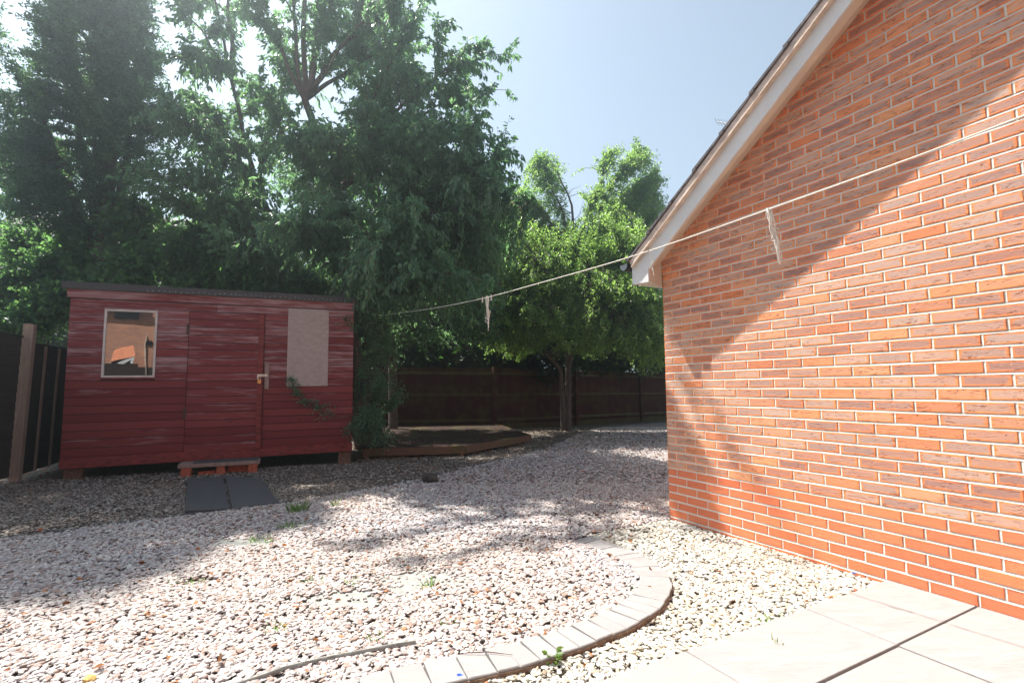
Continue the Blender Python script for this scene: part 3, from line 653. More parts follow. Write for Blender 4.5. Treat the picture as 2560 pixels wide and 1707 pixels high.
for i in range(19):
    z0 = .145 + i * pz; z1 = z0 + pz
    for (a, b) in ((0, DX0 - .011), (DX1 + .066, SL)) if z0 < DZ1 - .06 else ((0, SL),):
        segs = [(a, b)]
        if b <= DX0 and z1 > WZ0 + .02 and z0 < WZ1 - .03: segs = [(a, WX0 - .003), (WX1 + .003, b)]
        elif b > 3: segs = [(a, 1.9 + rb.uniform(-.6, .6)), (0, b)]; segs[1] = (segs[0][1] + .002, b); 
        if a > 2 and b > 3: segs = [(a, b)]
        for (p, q) in segs: board(cl, p, q, z0, pz, rb.uniform(-.0012, .0012), rb, rb.random() * .8 + (.2 if i > 9 else 0))
cl.box(0, SL, -.004, .02, .02, .15, (.1, .1, 0, 1)); 
cladding = cl.build('front_wall', M['paint'], shed)
body = MB(); body.box(.0, .02, .006, SD, .0, 2.36, (.2, .2, 0, 1)); body.box(SL - .02, SL, .006, SD, 0, 2.36, (.2, .2, 0, 1)); body.box(.02, SL - .02, SD - .02, SD, 0, 2.1, (.2, .2, 0, 1))
body.box(0.001, SL - .001, .0065, .02, 0, 1.18, (.2, .2, 0, 1)); body.box(1.06, SL - .001, .0065, .02, 1.18, 2.36, (.2, .2, 0, 1)); body.box(.001, .36, .0065, .02, 1.18, 2.36, (.2, .2, 0, 1)); body.box(.36, 1.06, .0065, .02, 2.2, 2.36, (.2, .2, 0, 1))
body.build('side_walls', M['paint'], shed)
inn_ = MB(); inn_.box(.03, SL - .03, 1.1, 1.12, .05, 2.25); inn_.box(.021, SL - .021, .03, SD - .03, .04, .06); inn_.build('interior', M['dark'], shed)  # near-black panel and floor, colour stands in for the shaded inside
sk = MB(); sk.box(-.005, SL + .005, -.018, .05, -.012, .125, (.1, .05, 0, 1)); sk.build('base_rail', M['redtrim'], shed)
fb = MB(); fb.prism([(-.020, 2.345), (-.006, 2.345), (-.020, 2.462), (-.045, 2.462)], 'x', -.035, SL + .012, (.5, .6, 0, 1)); fb.build('fascia_board', M['paint'], shed)
rf = MB(); rf.prism([(-.075, 2.462), (-.060, 2.455), (-.04, 2.50), (SD + .1, 2.235), (SD + .1, 2.275), (-.06, 2.562), (-.085, 2.556)], 'x', -.085, SL + .03); roof = rf.build('felt_roof', M['felt'], shed)
nl = MB(); nl.tube([(0, 0, 0), (0, -.0035, 0)], .0055, 6); n0 = nl.build('felt_nail', M['nail'], roof); 
for i in range(42):
    x = .9 + i * .07 + random.uniform(-.012, .012); z = 2.485 + random.uniform(-.012, .02)
    o = n0 if i == 0 else n0.copy()
    if i: COL.objects.link(o); o.parent = roof
    o.location = (x, -.0795, z)
# window
wn = MB(); t = .028
for (a, b, c, d) in ((WX0, WX1, WZ0, WZ0 + t), (WX0, WX1, WZ1 - t, WZ1), (WX0, WX0 + t, WZ0 + t + .0005, WZ1 - t - .0005), (WX1 - t, WX1, WZ0 + t + .0005, WZ1 - t - .0005)):
    wn.box(a, b, -.026, .012, c, d, bev=.003)
win = empty('window'); win.parent = shed
wn.build('frame', M['winframe'], win)
sl_ = MB(); sl_.box(WX0 - .012, WX1 + .02, -.030, -.013, WZ0 - .026, WZ0 - .0005, (.3, .1, 0, 1), bev=.003); sl_.build('sill', M['redtrim'], win)
hd = MB(); hd.box(WX0 - .005, WX1 + .015, -.022, -.0125, WZ1 + .0005, WZ1 + .018, (.3, .9, 0, 1)); hd.build('head_drip', M['paint'], win)
gp = MB(); gp.add([(WX0 + t, -.010, WZ0 + t), (WX1 - t, -.010, WZ0 + t), (WX1 - t, -.010, WZ1 - t), (WX0 + t, -.010, WZ1 - t)], [(0, 1, 2, 3)]); gp.build('pane', M['glass'], win)
# door
door = empty('door'); door.parent = shed
dm = MB(); 
pd = (DZ1 - DZ0) / 18
for i in range(18): board(dm, DX0, DX1, DZ0 + i * pd, pd, -.014 + rb.uniform(-.001, .001), rb, rb.random() * .55 + (.45 if i == 15 or i == 0 else 0))
dm.box(DX0, DX1, -.009, .0055, DZ0, DZ1 - .004, (.2, .2, 0, 1)); dm.build('door_leaf', M['paint'], door)
ts = MB(); ts.box(DX1 - .022, DX1 + .052, -.046, -.0145, DZ0 + .005, DZ1 - .005, (.5, .2, 0, 1), bev=.003); ts.build('closing_strip', M['redtrim'], door)
for z in (1.86, .62):
    h = MB(); h.box(DX0 - .036, DX0 + .002, -.032, -.0135, z, z + .16, bev=.002); h.build('hinge', M['iron'], door)
pw = MB(); pw.box(2.458, 2.518, -.040, -.0145, 1.03, 1.43, (.2, 0, 0, 1), bev=.002); pw.build('lock_block', M['rawwood'], shed)
hs = MB(); hs.box(2.366, 2.50, -.054, -.0465, 1.222, 1.262, bev=.001); hs.box(2.352, 2.372, -.052, -.0465, 1.18, 1.262); hs.build('hasp', M['galv'], shed)
pk = MB(); pk.box(2.362, 2.412, -.078, -.056, 1.115, 1.172, bev=.003); pkb = pk.build('padlock', M['brass'], shed)
sh_ = MB(); sh_.tube([(2.372, -.066, 1.170), (2.372, -.066, 1.20), (2.387, -.066, 1.214), (2.402, -.066, 1.20), (2.402, -.066, 1.170)], .004, 6); sh_.build('shackle', M['galv'], pkb)
pl = MB(); pl.box(2.772, 3.388, -.028, -.0145, 1.065, 2.325, bev=.001); pl.build('plywood_panel', M['ply'], shed)
# brick piers under the shed (loose bricks: each its own thing)
def loose_brick(loc, rz, size=(.215, .1025, .065), label='', group=None, tilt=(0, 0), mat='loosebrick'):
    mb = MB(); mb.box(-size[0] / 2, size[0] / 2, -size[1] / 2, size[1] / 2, 0, size[2], (random.random(), 0, 0, 1), bev=.004)
    o = mb.build('loose_brick', M[mat]); o.location = loc; o.rotation_euler = (tilt[0], tilt[1], rz); tag(o, label, 'brick', group); return o
sang = math.atan2(sX.y, sX.x)
def sp3(x, y, z): q = SM @ Vector((x, y, 0)); return (q.x, q.y, z)
BG = 'bricks propping the shed and its step'
loose_brick(sp3(.13, .09, -.03), sang + .05, (.21, .11, .147), 'worn brick pier under the left front corner of the shed', BG, mat='pierbrick')
loose_brick(sp3(3.68, .09, -.03), sang - .03, (.20, .11, .215), 'worn brick pier under the right front corner of the shed', BG, mat='pierbrick')
# step: board on bricks
q0 = sp3(1.43, -.02, .0); 
st_ = empty('door_step'); st_.matrix_world = Matrix.Translation(Vector(sp3(1.94, -.19, 0))) @ Matrix.Rotation(sang + .045, 4, 'Z')
tag(st_, 'low weathered timber step covered in black felt before the shed door', 'step')
tb = MB(); tb.box(-.53, .50, -.165, .165, .098, .152, (.4, 0, 0, 1), bev=.005); tb.build('tread', M['rawwood'], st_)
tf = MB(); tf.box(-.36, .475, -.150, .160, .1525, .160, bev=.002); tf.build('felt_cover', M['felt'], st_)
def stepp(x, y, z): q = st_.matrix_world @ Vector((x, y, z)); return (q.x, q.y, q.z)
loose_brick(stepp(-.43, -.06, -.035), sang + 1.6, (.2, .13, .065), 'lower red brick at the left end under the shed step', BG)
loose_brick(stepp(-.43, -.06, .0305), sang + 1.62, (.2, .125, .066), 'upper red brick at the left end under the shed step', BG)
loose_brick(stepp(-.18, -.03, -.03), sang + .05, (.215, .1, .062), 'red brick lying tilted in the gap under the shed step', BG, (0, -.06))
loose_brick(stepp(.0, -.05, -.035), sang + 1.57, (.2, .12, .066), 'lower brick of the middle stack under the shed step', BG)
loose_brick(stepp(.0, -.05, .0315), sang + 1.55, (.2, .105, .065), 'upper orange brick of the middle stack under the shed step', BG)
loose_brick(stepp(.21, .02, -.03), sang + .04, (.27, .1, .125), 'dull brown brick set back under the right half of the shed step', BG)
loose_brick(stepp(.41, -.06, -.03), sang + 1.57, (.2, .12, .1265), 'chipped red brick at the right end under the shed step', BG)

# ------------------------------------------------------------------ fences
# left lap fence running back beside the shed
LFd = np.array([-.42, .9075]); LF0 = np.array([-6.655, 6.72])
lf = empty('lap_fence', (LF0[0], LF0[1], 0)); tag(lf, 'dark lap-panel fence at the left edge running back beside the shed', 'fence')
Lrot = Matrix.Rotation(math.atan2(LFd[1], LFd[0]), 4, 'Z'); lf.matrix_world = Matrix.Translation((LF0[0], LF0[1], 0)) @ Lrot
def lap_panel(x0, x1, y, top):
    p = MB(); n = 15; h = (top - .05) / n
    for i in range(n):
        z = .05 + i * h
        p.add([(x0, y - .012, z), (x1, y - .012, z), (x1, y - .003, z + h * 1.05), (x0, y - .003, z + h * 1.05), (x0, y + .006, z), (x1, y + .006, z), (x1, y + .006, z + h * 1.05), (x0, y + .006, z + h * 1.05)],
              [(0, 1, 2, 3), (4, 5, 6, 7), (0, 1, 5, 4), (2, 3, 7, 6)], (random.random(), 0, 0, 1))
    p.box(x0, x1, y - .022, y + .02, top, top + .03, (.6, 0, 0, 1)); return p.build('lap_panel', M['fence_l'], lf)
lap_panel(.07, 1.85, 0, 1.83); lap_panel(1.95, 3.7, 0, 1.83); 
# near panel leans on towards the viewer's left
lap_panel(-1.95, -.06, .05, 1.90)
for x in (.474, .95, 1.42, 2.4, 2.9):
    b_ = MB(); b_.box(x - .018, x + .018, -.048, -.0225, .05, 1.83, (.1, 0, 0, 1)); b_.build('batten', M['postw'], lf)
fp = MB(); fp.box(-.055, .055, -.055, .055, -.06, 2.10, (.05, 0, 0, 1), bev=.004); po = fp.build('fence_post', M['postw'], lf)
po.rotation_euler = (0, math.radians(.6), 0)
fp2 = MB(); fp2.box(1.86, 1.94, -.05, .05, -.06, 1.95, (.05, 0, 0, 1)); fp2.build('fence_post', M['postw'], lf)
# back close-board fence
BP = [np.array(p) for p in ((-8.2, 13.6), (-3.62, 14.45), (-.57, 15.24), (2.2, 17.2), (5.0, 19.3), (8.5, 21.6))]
FL_ = ['brown close-board fence bay furthest left, behind the shed', 'dark brown close-board fence bay behind the decking', 'dark brown close-board fence bay behind the twin-stemmed tree', 'dark brown close-board fence bay right of the twin-stemmed tree', 'dark brown close-board fence bay disappearing behind the brick building']
for i in range(5):
    a, b = BP[i], BP[i + 1]; d = b - a; L = np.linalg.norm(d); ang = math.atan2(d[1], d[0])
    f_ = empty('close_board_fence'); f_.matrix_world = Matrix.Translation((a[0], a[1], 0)) @ Matrix.Rotation(ang, 4, 'Z'); tag(f_, FL_[i], 'fence', 'bays of the back fence')
    bd = MB(); x = .06
    while x < L - .06:
        w = .1; yy = random.uniform(-.004, .004); bd.add([(x, .0 + yy, .03), (min(x + w, L - .06), -.012 + yy, .03), (min(x + w, L - .06), -.012 + yy, 1.86), (x, .0 + yy, 1.86), (x, .012, .03), (min(x + w, L - .06), .012, .03), (min(x + w, L - .06), .012, 1.86), (x, .012, 1.86)],
               [(0, 1, 2, 3), (4, 5, 6, 7), (0, 3, 7, 4), (1, 2, 6, 5), (2, 3, 7, 6)], (random.random(), 0, 0, 1)); x += w * .9
    bd.build('boards', M['fence_b'], f_)
    for z in (.28, 1.05, 1.70):
        r_m = MB(); r_m.prism([(-.075, z - .045), (-.0135, z - .045), (-.0135, z + .045)], 'x', .052, L - .052, (.2, 0, 0, 1)); r_m.build('rail', M['fence_r'], f_)
    gb = MB(); gb.box(.052, L - .052, -.05, -.0135, -.06, .14, (.3, 0, 0, 1)); gb.build('gravel_board', M['fence_r'], f_)
    pp = MB(); pp.box(-.07, .07, -.11, -.001, -.06, 1.9, (.3, 0, 0, 1), bev=.004); pp.build('fence_post', M['fence_b'], f_)

# ------------------------------------------------------------------ decking platform
dk = empty('decking_platform', (0, 0, 0)); tag(dk, 'low dark timber decking platform strewn with dry leaves by the back fence', 'decking')
dp = MB(); top = .17
P_ = DECK; dv = np.array(P_[1]) - np.array(P_[0]); dv = dv / np.linalg.norm(dv); dn = np.array([-dv[1], dv[0]])
def clip_line(poly, o, d):
    ts = []
    for i in range(len(poly)):
        p, q = np.array(poly[i]), np.array(poly[(i + 1) % len(poly)]); e = q - p; den = d[0] * (-e[1]) + d[1] * e[0]
        if abs(den) < 1e-9: continue
        r = p - o; t = (r[0] * (-e[1]) + r[1] * e[0]) / den; s = (d[0] * r[1] - d[1] * r[0]) / den
        if 0 <= s <= 1: ts.append(t)
    return (min(ts), max(ts)) if len(ts) >= 2 else None
o0 = np.array(P_[0]); h = .03
while h < 6:
    c1 = clip_line(P_, o0 + dn * h, dv); c2 = clip_line(P_, o0 + dn * (h + .135), dv)
    if c1 and c2 and c1[1] - c1[0] > .1:
        a = o0 + dn * h; b = o0 + dn * (h + .135)
        q = [a + dv * c1[0], a + dv * c1[1], b + dv * c2[1], b + dv * c2[0]]
        dp.add([(p[0], p[1], top - .028) for p in q] + [(p[0], p[1], top) for p in q], [(4, 5, 6, 7), (0, 1, 5, 4), (1, 2, 6, 5), (2, 3, 7, 6), (3, 0, 4, 7)], (random.random(), 0, 0, 1))
    h += .142
dp.build('deck_boards', M['deck'], dk)
for (i, j) in ((0, 1), (1, 2)):
    a, b = np.array(P_[i]), np.array(P_[j]); d = (b - a); L = np.linalg.norm(d); d /= L; n = np.array([d[1], -d[0]])
    e_ = MB()
    prof = [(0.004, .035), (.026, .035)]; zz = .035
    for k in range(9): prof += [(.026, zz + .003), (.022, zz + .006), (.022, zz + .010), (.026, zz + .013)]; zz += .0145
    prof += [(.026, top - .002), (.004, top - .002)]
    off = .0 if i == 0 else .002
    v = [(a[0] + n[0] * p + d[0] * off, a[1] + n[1] * p + d[1] * off, z) for p, z in prof] + [(b[0] + n[0] * p - d[0] * off, b[1] + n[1] * p - d[1] * off, z) for p, z in prof]; m_ = len(prof)
    e_.add(v, [(k, (k + 1) % m_, (k + 1) % m_ + m_, k + m_) for k in range(m_)] + [tuple(range(m_)), tuple(range(2 * m_ - 1, m_ - 1, -1))], (.2, 0, 0, 1)); e_.build('edge_board', M['deckedge'], dk)
for (x, y) in ((-2.58, 8.86), (-.93, 9.24), (.30, 11.40)):
    e_ = MB(); e_.box(x - .035, x + .035, y - .0, y + .07, -.06, top - .03, (.2, 0, 0, 1)); e_.build('foot_post', M['rawwood'], dk)

# ------------------------------------------------------------------ foliage tools
def leaves(pos, dirs, ln, wd, rng, fold=.25, six=False):
    n = len(pos); d = dirs / (np.linalg.norm(dirs, axis=1, keepdims=True) + 1e-9)
    rv = rng.normal(size=(n, 3)); s = np.cross(d, rv); s /= (np.linalg.norm(s, axis=1, keepdims=True) + 1e-9); nn = np.cross(d, s)
    ln = ln[:, None]; wd = wd[:, None]; droop = nn * ln * .12
    if six:
        V = np.stack([pos, pos + d * ln * .3 + s * wd * .46 + nn * wd * fold, pos + d * ln * .68 + s * wd * .40 + nn * wd * fold - droop * .5, pos + d * ln - droop,
                      pos + d * ln * .68 - s * wd * .40 + nn * wd * fold - droop * .5, pos + d * ln * .3 - s * wd * .46 + nn * wd * fold], 1)
        b = np.arange(n)[:, None] * 6; F = np.concatenate([b + np.array([[0, 1, 2, 3]]), b + np.array([[0, 3, 4, 5]])], 0); k = 6
    else:
        V = np.stack([pos, pos + d * ln * .45 + s * wd * .5 + nn * wd * fold, pos + d * ln - droop, pos + d * ln * .45 - s * wd * .5 + nn * wd * fold], 1)
        b = np.arange(n)[:, None] * 4; F = np.concatenate([b + np.array([[0, 1, 2]]), b + np.array([[0, 2, 3]])], 0); k = 4
    return V.reshape(-1, 3), F, k
class Tree:
    def __init__(s, name, label, cat, base, group=None, seed=1):
        s.rng = np.random.default_rng(seed); s.base = np.array(base, float); s.root = empty(name, tuple(s.base)); tag(s.root, label, cat, group)
        s.sk = []; s.WV = []; s.WF = []; s.off = 0; s.O = []; s.T = []; s.D = []; s.NL = []
    def limb(s, p0, p1, r0, r1, up=.25, jit=.08, Kn=14, sides=8, skel=True):
        p0 = np.array(p0, float); p1 = np.array(p1, float); L = np.linalg.norm(p1 - p0); t = np.linspace(0, 1, Kn)[:, None]
        m = (p0 + p1) / 2 + np.array([0, 0, up * L]); P = (1 - t) ** 2 * p0 + 2 * t * (1 - t) * m + t ** 2 * p1
        ph = s.rng.random((2, 3)) * 6.28; P += (np.sin(t * 7 + ph[0]) + .5 * np.sin(t * 15 + ph[1])) * jit * L * .18 * np.sin(t * np.pi) ** .5
        R = r0 + (r1 - r0) * t[:, 0] ** .8
        V, F = tube_batch(P[None], R[None], sides); s.WV.append(V); s.WF.append(F + s.off); s.off += len(V)
        if skel: s.sk.append(P)
        return P
    def sprays(s, O, T, droop, nl):
        n = len(O); s.O.append(O); s.T.append(T); s.D.append(np.broadcast_to(np.asarray(droop, float), (n,)).copy()); s.NL.append(np.full(n, nl))
    def along(s, P, n, length, t0=.25, droop=.15, nl=24, lift=.1):
        i = s.rng.random(n) * (1 - t0) + t0; idx = i * (len(P) - 1); a = np.floor(idx).astype(int).clip(0, len(P) - 2); f = (idx - a)[:, None]
        O = P[a] * (1 - f) + P[a + 1] * f; T = P[a + 1] - P[a]; T /= np.linalg.norm(T, axis=1, keepdims=True) + 1e-9
        rv = s.rng.normal(size=(n, 3)); rv -= (rv * T).sum(1, keepdims=True) * T; rv /= np.linalg.norm(rv, axis=1, keepdims=True) + 1e-9
        d = T * .75 + rv * .85 + np.array([0, 0, lift]); d /= np.linalg.norm(d, axis=1, keepdims=True)
        ll = length * (.55 + .6 * s.rng.random(n)) * (1.15 - .5 * i); s.sprays(O, O + d * ll[:, None], droop, nl)
    def clump(s, c, r, n, length=.8, droop=.12, nl=24, shell=.35):
        d = s.rng.normal(size=(n, 3)); d /= np.linalg.norm(d, axis=1, keepdims=True); q = (shell + (1 - shell) * s.rng.random(n)) ** .6
        tip = np.array(c) + d * q[:, None] * np.array(r); SK = np.concatenate(s.sk)
        o = np.empty_like(tip)
        for k in range(0, n, 500):
            D = ((tip[k:k + 500, None] - SK[None]) ** 2).sum(2); o[k:k + 500] = SK[D.argmin(1)]
        s.sprays(o, tip, droop, nl)
    def finish(s, leafmat, barkmat, size, width, hang=.5, span=.75, twig=.006, six=False, rnd=.55, spread=.03):
        O = np.concatenate(s.O); T = np.concatenate(s.T); Dr = np.concatenate(s.D); NL = np.concatenate(s.NL); n = len(O); L = np.linalg.norm(T - O, axis=1)
        t = np.linspace(0, 1, 5)[None, :, None]; mid = s.rng.normal(size=(n, 1, 3)) * (L * .06)[:, None, None]
        P = O[:, None] * (1 - t) + T[:, None] * t + mid * np.sin(t * np.pi); P[:, :, 2] += (Dr * L)[:, None] * (np.sin(t[..., 0] * np.pi) * .6 - t[..., 0] ** 2 * .6)
        R = twig * (1.5 - 1.15 * t[..., 0]) * np.clip(L, .4, 2.2)[:, None] ** .7; V, F = tube_batch(P, R, 3); s.WV.append(V); s.WF.append(F + s.off); s.off += len(V)
        rep = np.repeat(np.arange(n), NL); m = len(rep); sp = np.minimum(1, span / np.maximum(L, .05))[rep]
        tt = 1 - sp * s.rng.random(m) ** .9; x = tt * 4; a = np.floor(x).astype(int).clip(0, 3); f = (x - a)[:, None]
        pos = P[rep, a] * (1 - f) + P[rep, a + 1] * f; tw = P[rep, a + 1] - P[rep, a]; tw /= np.linalg.norm(tw, axis=1, keepdims=True) + 1e-9
        d = tw * .45 + s.rng.normal(size=(m, 3)) * rnd + np.array([0, 0, -hang]); ln = size * (.65 + .6 * s.rng.random(m)); wd = ln * width * (.85 + .3 * s.rng.random(m))
        pos = pos + s.rng.normal(size=(m, 3)) * spread
        LV, LF, k = leaves(pos, d, ln, wd, s.rng, six=six)
        tn = np.clip(.45 + .25 * s.rng.normal(size=m) * .8 + .25 * (s.rng.random(n)[rep] - .5) * 2, 0, 1); tint = np.repeat(np.column_stack([tn, tn, tn, np.ones(m)]), k, 0)
        b = s.base
        np_mesh('trunk', np.concatenate(s.WV) - b, np.concatenate(s.WF), barkmat, smooth=True, parent=s.root)
        np_mesh('crown', LV - b, LF, leafmat, tint=tint, parent=s.root); return m
exec_counts = {}
def px(n, depth): return n * K / 1227.47 * depth

# ---- tall evergreen oak at the left
T1 = Tree('evergreen_oak', 'tall dense dark evergreen tree with several stems behind the shed\'s left end', 'tree', tuple(np.r_[at(232, 900, 9.7)[:2], -.05]), 'trees behind the shed', 21)
b0 = T1.base
for (x, y, dp_) in ((150, 60, 9.2), (230, -120, 9.5), (290, 60, 9.4), (330, 150, 9.8), (200, 150, 10.0), (90, 250, 9.2), (262, -260, 9.4)):
    k0 = at(232 + (x - 230) * .12, 560, 9.7); s0 = T1.limb(b0, k0, .17, .10, .02, .03)
    T1.limb(k0, at(x, y, dp_), .075, .02, .02, .05)
for (x, y, rx, ry, n, nl) in ((250, -330, 75, 90, 260, 30), (250, -200, 100, 110, 420, 32), (248, -80, 112, 110, 520, 34), (243, 30, 118, 100, 620, 36), (232, 120, 132, 95, 640, 36), (212, 215, 152, 95, 640, 36), (150, 310, 125, 95, 480, 34), (140, 400, 130, 90, 420, 32), (320, 300, 85, 70, 150, 28), (350, 250, 60, 60, 120, 28), (330, 400, 70, 60, 90, 26), (120, 480, 120, 70, 300, 30), (60, 380, 60, 80, 160, 30)):
    T1.clump(at(x, y, 9.3), (px(rx, 9.3) * .93, 1.35 if n > 300 else .8, px(ry, 9.3)), int(n * .55), nl=int(nl * 1.9), shell=.35)
exec_counts['oak'] = T1.finish(M['oak'], M['bark'], .078, .40, hang=-.25, span=.42, twig=.006, rnd=.7, spread=.035)

T4 = Tree('evergreen_oak', 'tall evergreen tree at the left border, mostly outside the picture', 'tree', (-10.5, 8.9, -.05), 'trees behind the shed', 24)
for q in ((-10.2, 8.8, 14.2), (-10.6, 9.1, 12.0), (-10.5, 8.7, 10.0)): T4.limb(T4.base, q, .14, .02, .02, .03)
for (x, y, z, rx, rz, n) in ((-10.2, 8.9, 14.0, 1.0, 1.3, 300), (-10.5, 8.8, 12.2, 1.15, 1.3, 380), (-10.7, 8.8, 10.3, 1.1, 1.3, 320), (-10.8, 8.8, 8.2, 1.0, 1.3, 220)): T4.clump((x, y, z), (rx, rx, rz), n, nl=28, shell=.5)
T4.finish(M['oak'], M['bark'], .085, .42, hang=-.1, span=.5, twig=.006, rnd=.8, spread=.05)

# ---- big cherry behind the shed's right half
T2 = Tree('cherry_tree', 'big spreading cherry tree with drooping leaves behind the shed, reaching above the picture', 'tree', tuple(np.r_[at(835, 950, 10.45)[:2], -.05]), 'trees behind the shed', 22)
b0 = T2.base; f1 = at(800, 640, 10.3); f2 = at(772, 440, 10.1); f3 = at(700, 230, 9.8); lead = at(700, -300, 9.4)
T2.limb(b0, f1, .17, .14, .0, .02); T2.limb(f1, f2, .14, .10, .0, .03); T2.limb(f2, f3, .10, .07, .02, .03); T2.limb(f3, lead, .07, .02, .0, .04)
s2 = at(690, 650, 10.6); s3 = at(590, 430, 10.4); s4 = at(530, 180, 10.0); T2.limb(b0, s2, .11, .09, .05, .03); T2.limb(s2, s3, .09, .06, .0, .03); T2.limb(s3, s4, .06, .035, 0, .04); T2.limb(s4, at(455, -170, 9.4), .035, .015, 0, .05)
LM = [(f3, 800, -120, 11.7), (f3, 905, -20, 10.9), (f2, 952, 60, 10.6), (f2, 1088, 98, 10.3), (f2, 1068, 195, 10.6), (f2, 960, 170, 11.6), (f1, 1168, 345, 10.4), (f2, 1060, 300, 11.2), (f1, 1140, 430, 10.9),
      (f3, 640, -150, 11.2), (f3, 560, -30, 10.9), (f3, 760, 20, 12.0), (s4, 420, 20, 11.0), (s4, 520, -140, 11.5), (s4, 470, 130, 10.9), (s3, 440, 290, 11.3), (s3, 430, 200, 11.8), (s3, 660, 150, 12.2),
      (f3, 850, 60, 12.2), (f2, 880, 200, 12.4), (f2, 640, 300, 10.3), (f1, 960, 420, 10.1), (f1, 1050, 480, 10.5), (f2, 780, 330, 9.9), (s2, 500, 480, 11.0), (s2, 560, 560, 10.6), (f1, 700, 520, 9.8), (f1, 860, 560, 9.6), (f1, 960, 640, 9.8), (f3, 930, 100, 11.8), (f2, 985, 300, 10.0)]
for i, (p, x, y, dp_) in enumerate(LM):
    dp_ = dp_ - 1.9; e = at(x, y, dp_); L = np.linalg.norm(e - p); lb_ = T2.limb(p, e, .035 + .008 * L, .006, .10 if y < 300 else .05, .10, Kn=16)
    upper = y < 260
    T2.along(lb_, int(26 * L / 2), .58 if upper else .85, t0=.22, droop=.15, nl=24 if upper else 30, lift=.12)
    for j in range(int(2 + L)):
        q = lb_[T2.rng.integers(5, 15)]; dlim = (e - p) / L; e2 = q + (dlim * .8 + T2.rng.normal(size=3) * np.array([.55, .6, .4]) + np.array([0, 0, .15])) * L * .28
        sb2 = T2.limb(q, e2, .014, .004, .12, .1, Kn=8, sides=5); T2.along(sb2, 14, .5, t0=.1, droop=.15, nl=26, lift=.1)
for (x, y, rx, ry, dp_, n) in ((620, 60, 130, 120, 11.6, 170), (760, 160, 150, 110, 11.8, 220), (560, 250, 130, 110, 11.9, 150), (700, 330, 180, 110, 11.4, 260), (880, 380, 170, 110, 11.2, 330), (1010, 440, 120, 80, 11.2, 230), (600, 470, 150, 80, 11.4, 170), (800, 520, 190, 90, 10.8, 380), (960, 570, 130, 90, 10.6, 300), (680, 590, 170, 60, 11.0, 260), (900, 660, 140, 70, 10.2, 300), (1030, 660, 100, 90, 11.3, 240), (870, 720, 80, 40, 9.4, 70), (470, 90, 80, 110, 12.0, 120), (460, 260, 70, 90, 11.4, 120), (490, 380, 70, 60, 11.8, 90), (900, 250, 90, 90, 11.6, 150), (1060, 400, 80, 60, 11.2, 130), (1090, 420, 70, 60, 10.8, 140), (1040, 340, 60, 50, 10.7, 90), (1080, 510, 80, 60, 11.0, 200), (440, 330, 60, 90, 11.2, 170), (405, 450, 60, 60, 11.4, 150), (500, 420, 80, 70, 11.2, 220), (560, 370, 70, 70, 11.8, 150), (450, 210, 60, 60, 11.6, 170), (1060, 430, 75, 60, 12.5, 190), (1130, 560, 75, 60, 11.8, 190), (1115, 480, 60, 50, 12.1, 130), (980, 420, 80, 70, 12.9, 150), (1080, 560, 90, 70, 12.6, 200), (830, -220, 130, 80, 10.4, 200), (1090, 640, 90, 80, 12.2, 200), (640, -60, 200, 90, 11.6, 240), (880, -60, 80, 60, 11.6, 60)):
    dp_ -= (1.9 if y < 700 else 0); T2.clump(at(x, y, dp_), (px(rx, dp_), 1.7, px(ry, dp_)), int(n * (.13 if y < 260 else .26 if y < 340 else .5)), nl=26, shell=.2, droop=.2)
for q in ((-6.9, 8.0, 10.9), (-6.3, 7.6, 11.2), (-5.4, 7.8, 10.9), (-4.7, 7.9, 10.6), (-4.7, 8.5, 10.1), (-5.9, 8.2, 10.0)):
    lq = T2.limb(lead + [0, 0, -1.2], q, .035, .012, .08, .1, Kn=16); T2.along(lq, 15, .5, t0=.45, nl=18)
reach = T2.limb(T2.sk[2][-1], (-1.95, 7.25, 7.5), .03, .008, .05, .08); T2.along(reach, 10, .35, t0=.4); T2.clump((-1.85, 7.12, 7.3), (.17, .17, .5), 90, nl=26, shell=.1)
exec_counts['cherry'] = T2.finish(M['cherry'], M['bark2'], .118, .36, hang=.75, span=.85, twig=.0055, six=True, rnd=.42, spread=.02)

# ---- second tree further back, filling the middle of the canopy
T5 = Tree('ash_tree', 'leafy tree standing further back, between the big cherry and the small twin-stemmed tree', 'tree', tuple(np.r_[at(905, 880, 13.2)[:2], -.05]), 'trees behind the shed', 25)
m5 = at(900, 560, 13.2); T5.limb(T5.base, m5, .13, .09, 0, .03)
for (x, y, d_) in ((820, 330, 12.8), (940, 300, 13.3), (1040, 380, 13.6), (1100, 500, 13.4), (980, 430, 12.4), (780, 480, 12.6), (1060, 620, 13.0), (860, 620, 12.5)): T5.limb(m5, at(x, y, d_), .05, .01, .1, .08)
for (x, y, rx, ry, d_, n) in ((830, 380, 110, 80, 12.8, 220), (950, 370, 90, 80, 13.3, 200), (1030, 440, 90, 70, 13.6, 240), (1080, 530, 80, 70, 13.4, 240), (940, 500, 120, 80, 13.0, 320), (820, 540, 110, 80, 12.8, 260), (1030, 640, 100, 70, 13.2, 280), (900, 650, 120, 60, 12.9, 280), (1000, 740, 110, 50, 13.0, 220), (860, 760, 90, 50, 12.6, 160), (1110, 760, 70, 40, 12.8, 110), (780, 440, 90, 70, 12.8, 200), (690, 400, 90, 80, 13.0, 180)):
    T5.clump(at(x, y, d_), (px(rx, d_), 1.5, px(ry, d_)), int(n * .75), nl=26, shell=.25)
T5.finish(M['cherry'], M['bark'], .12, .42, hang=.5, span=.8, twig=.006, rnd=.55, spread=.04)

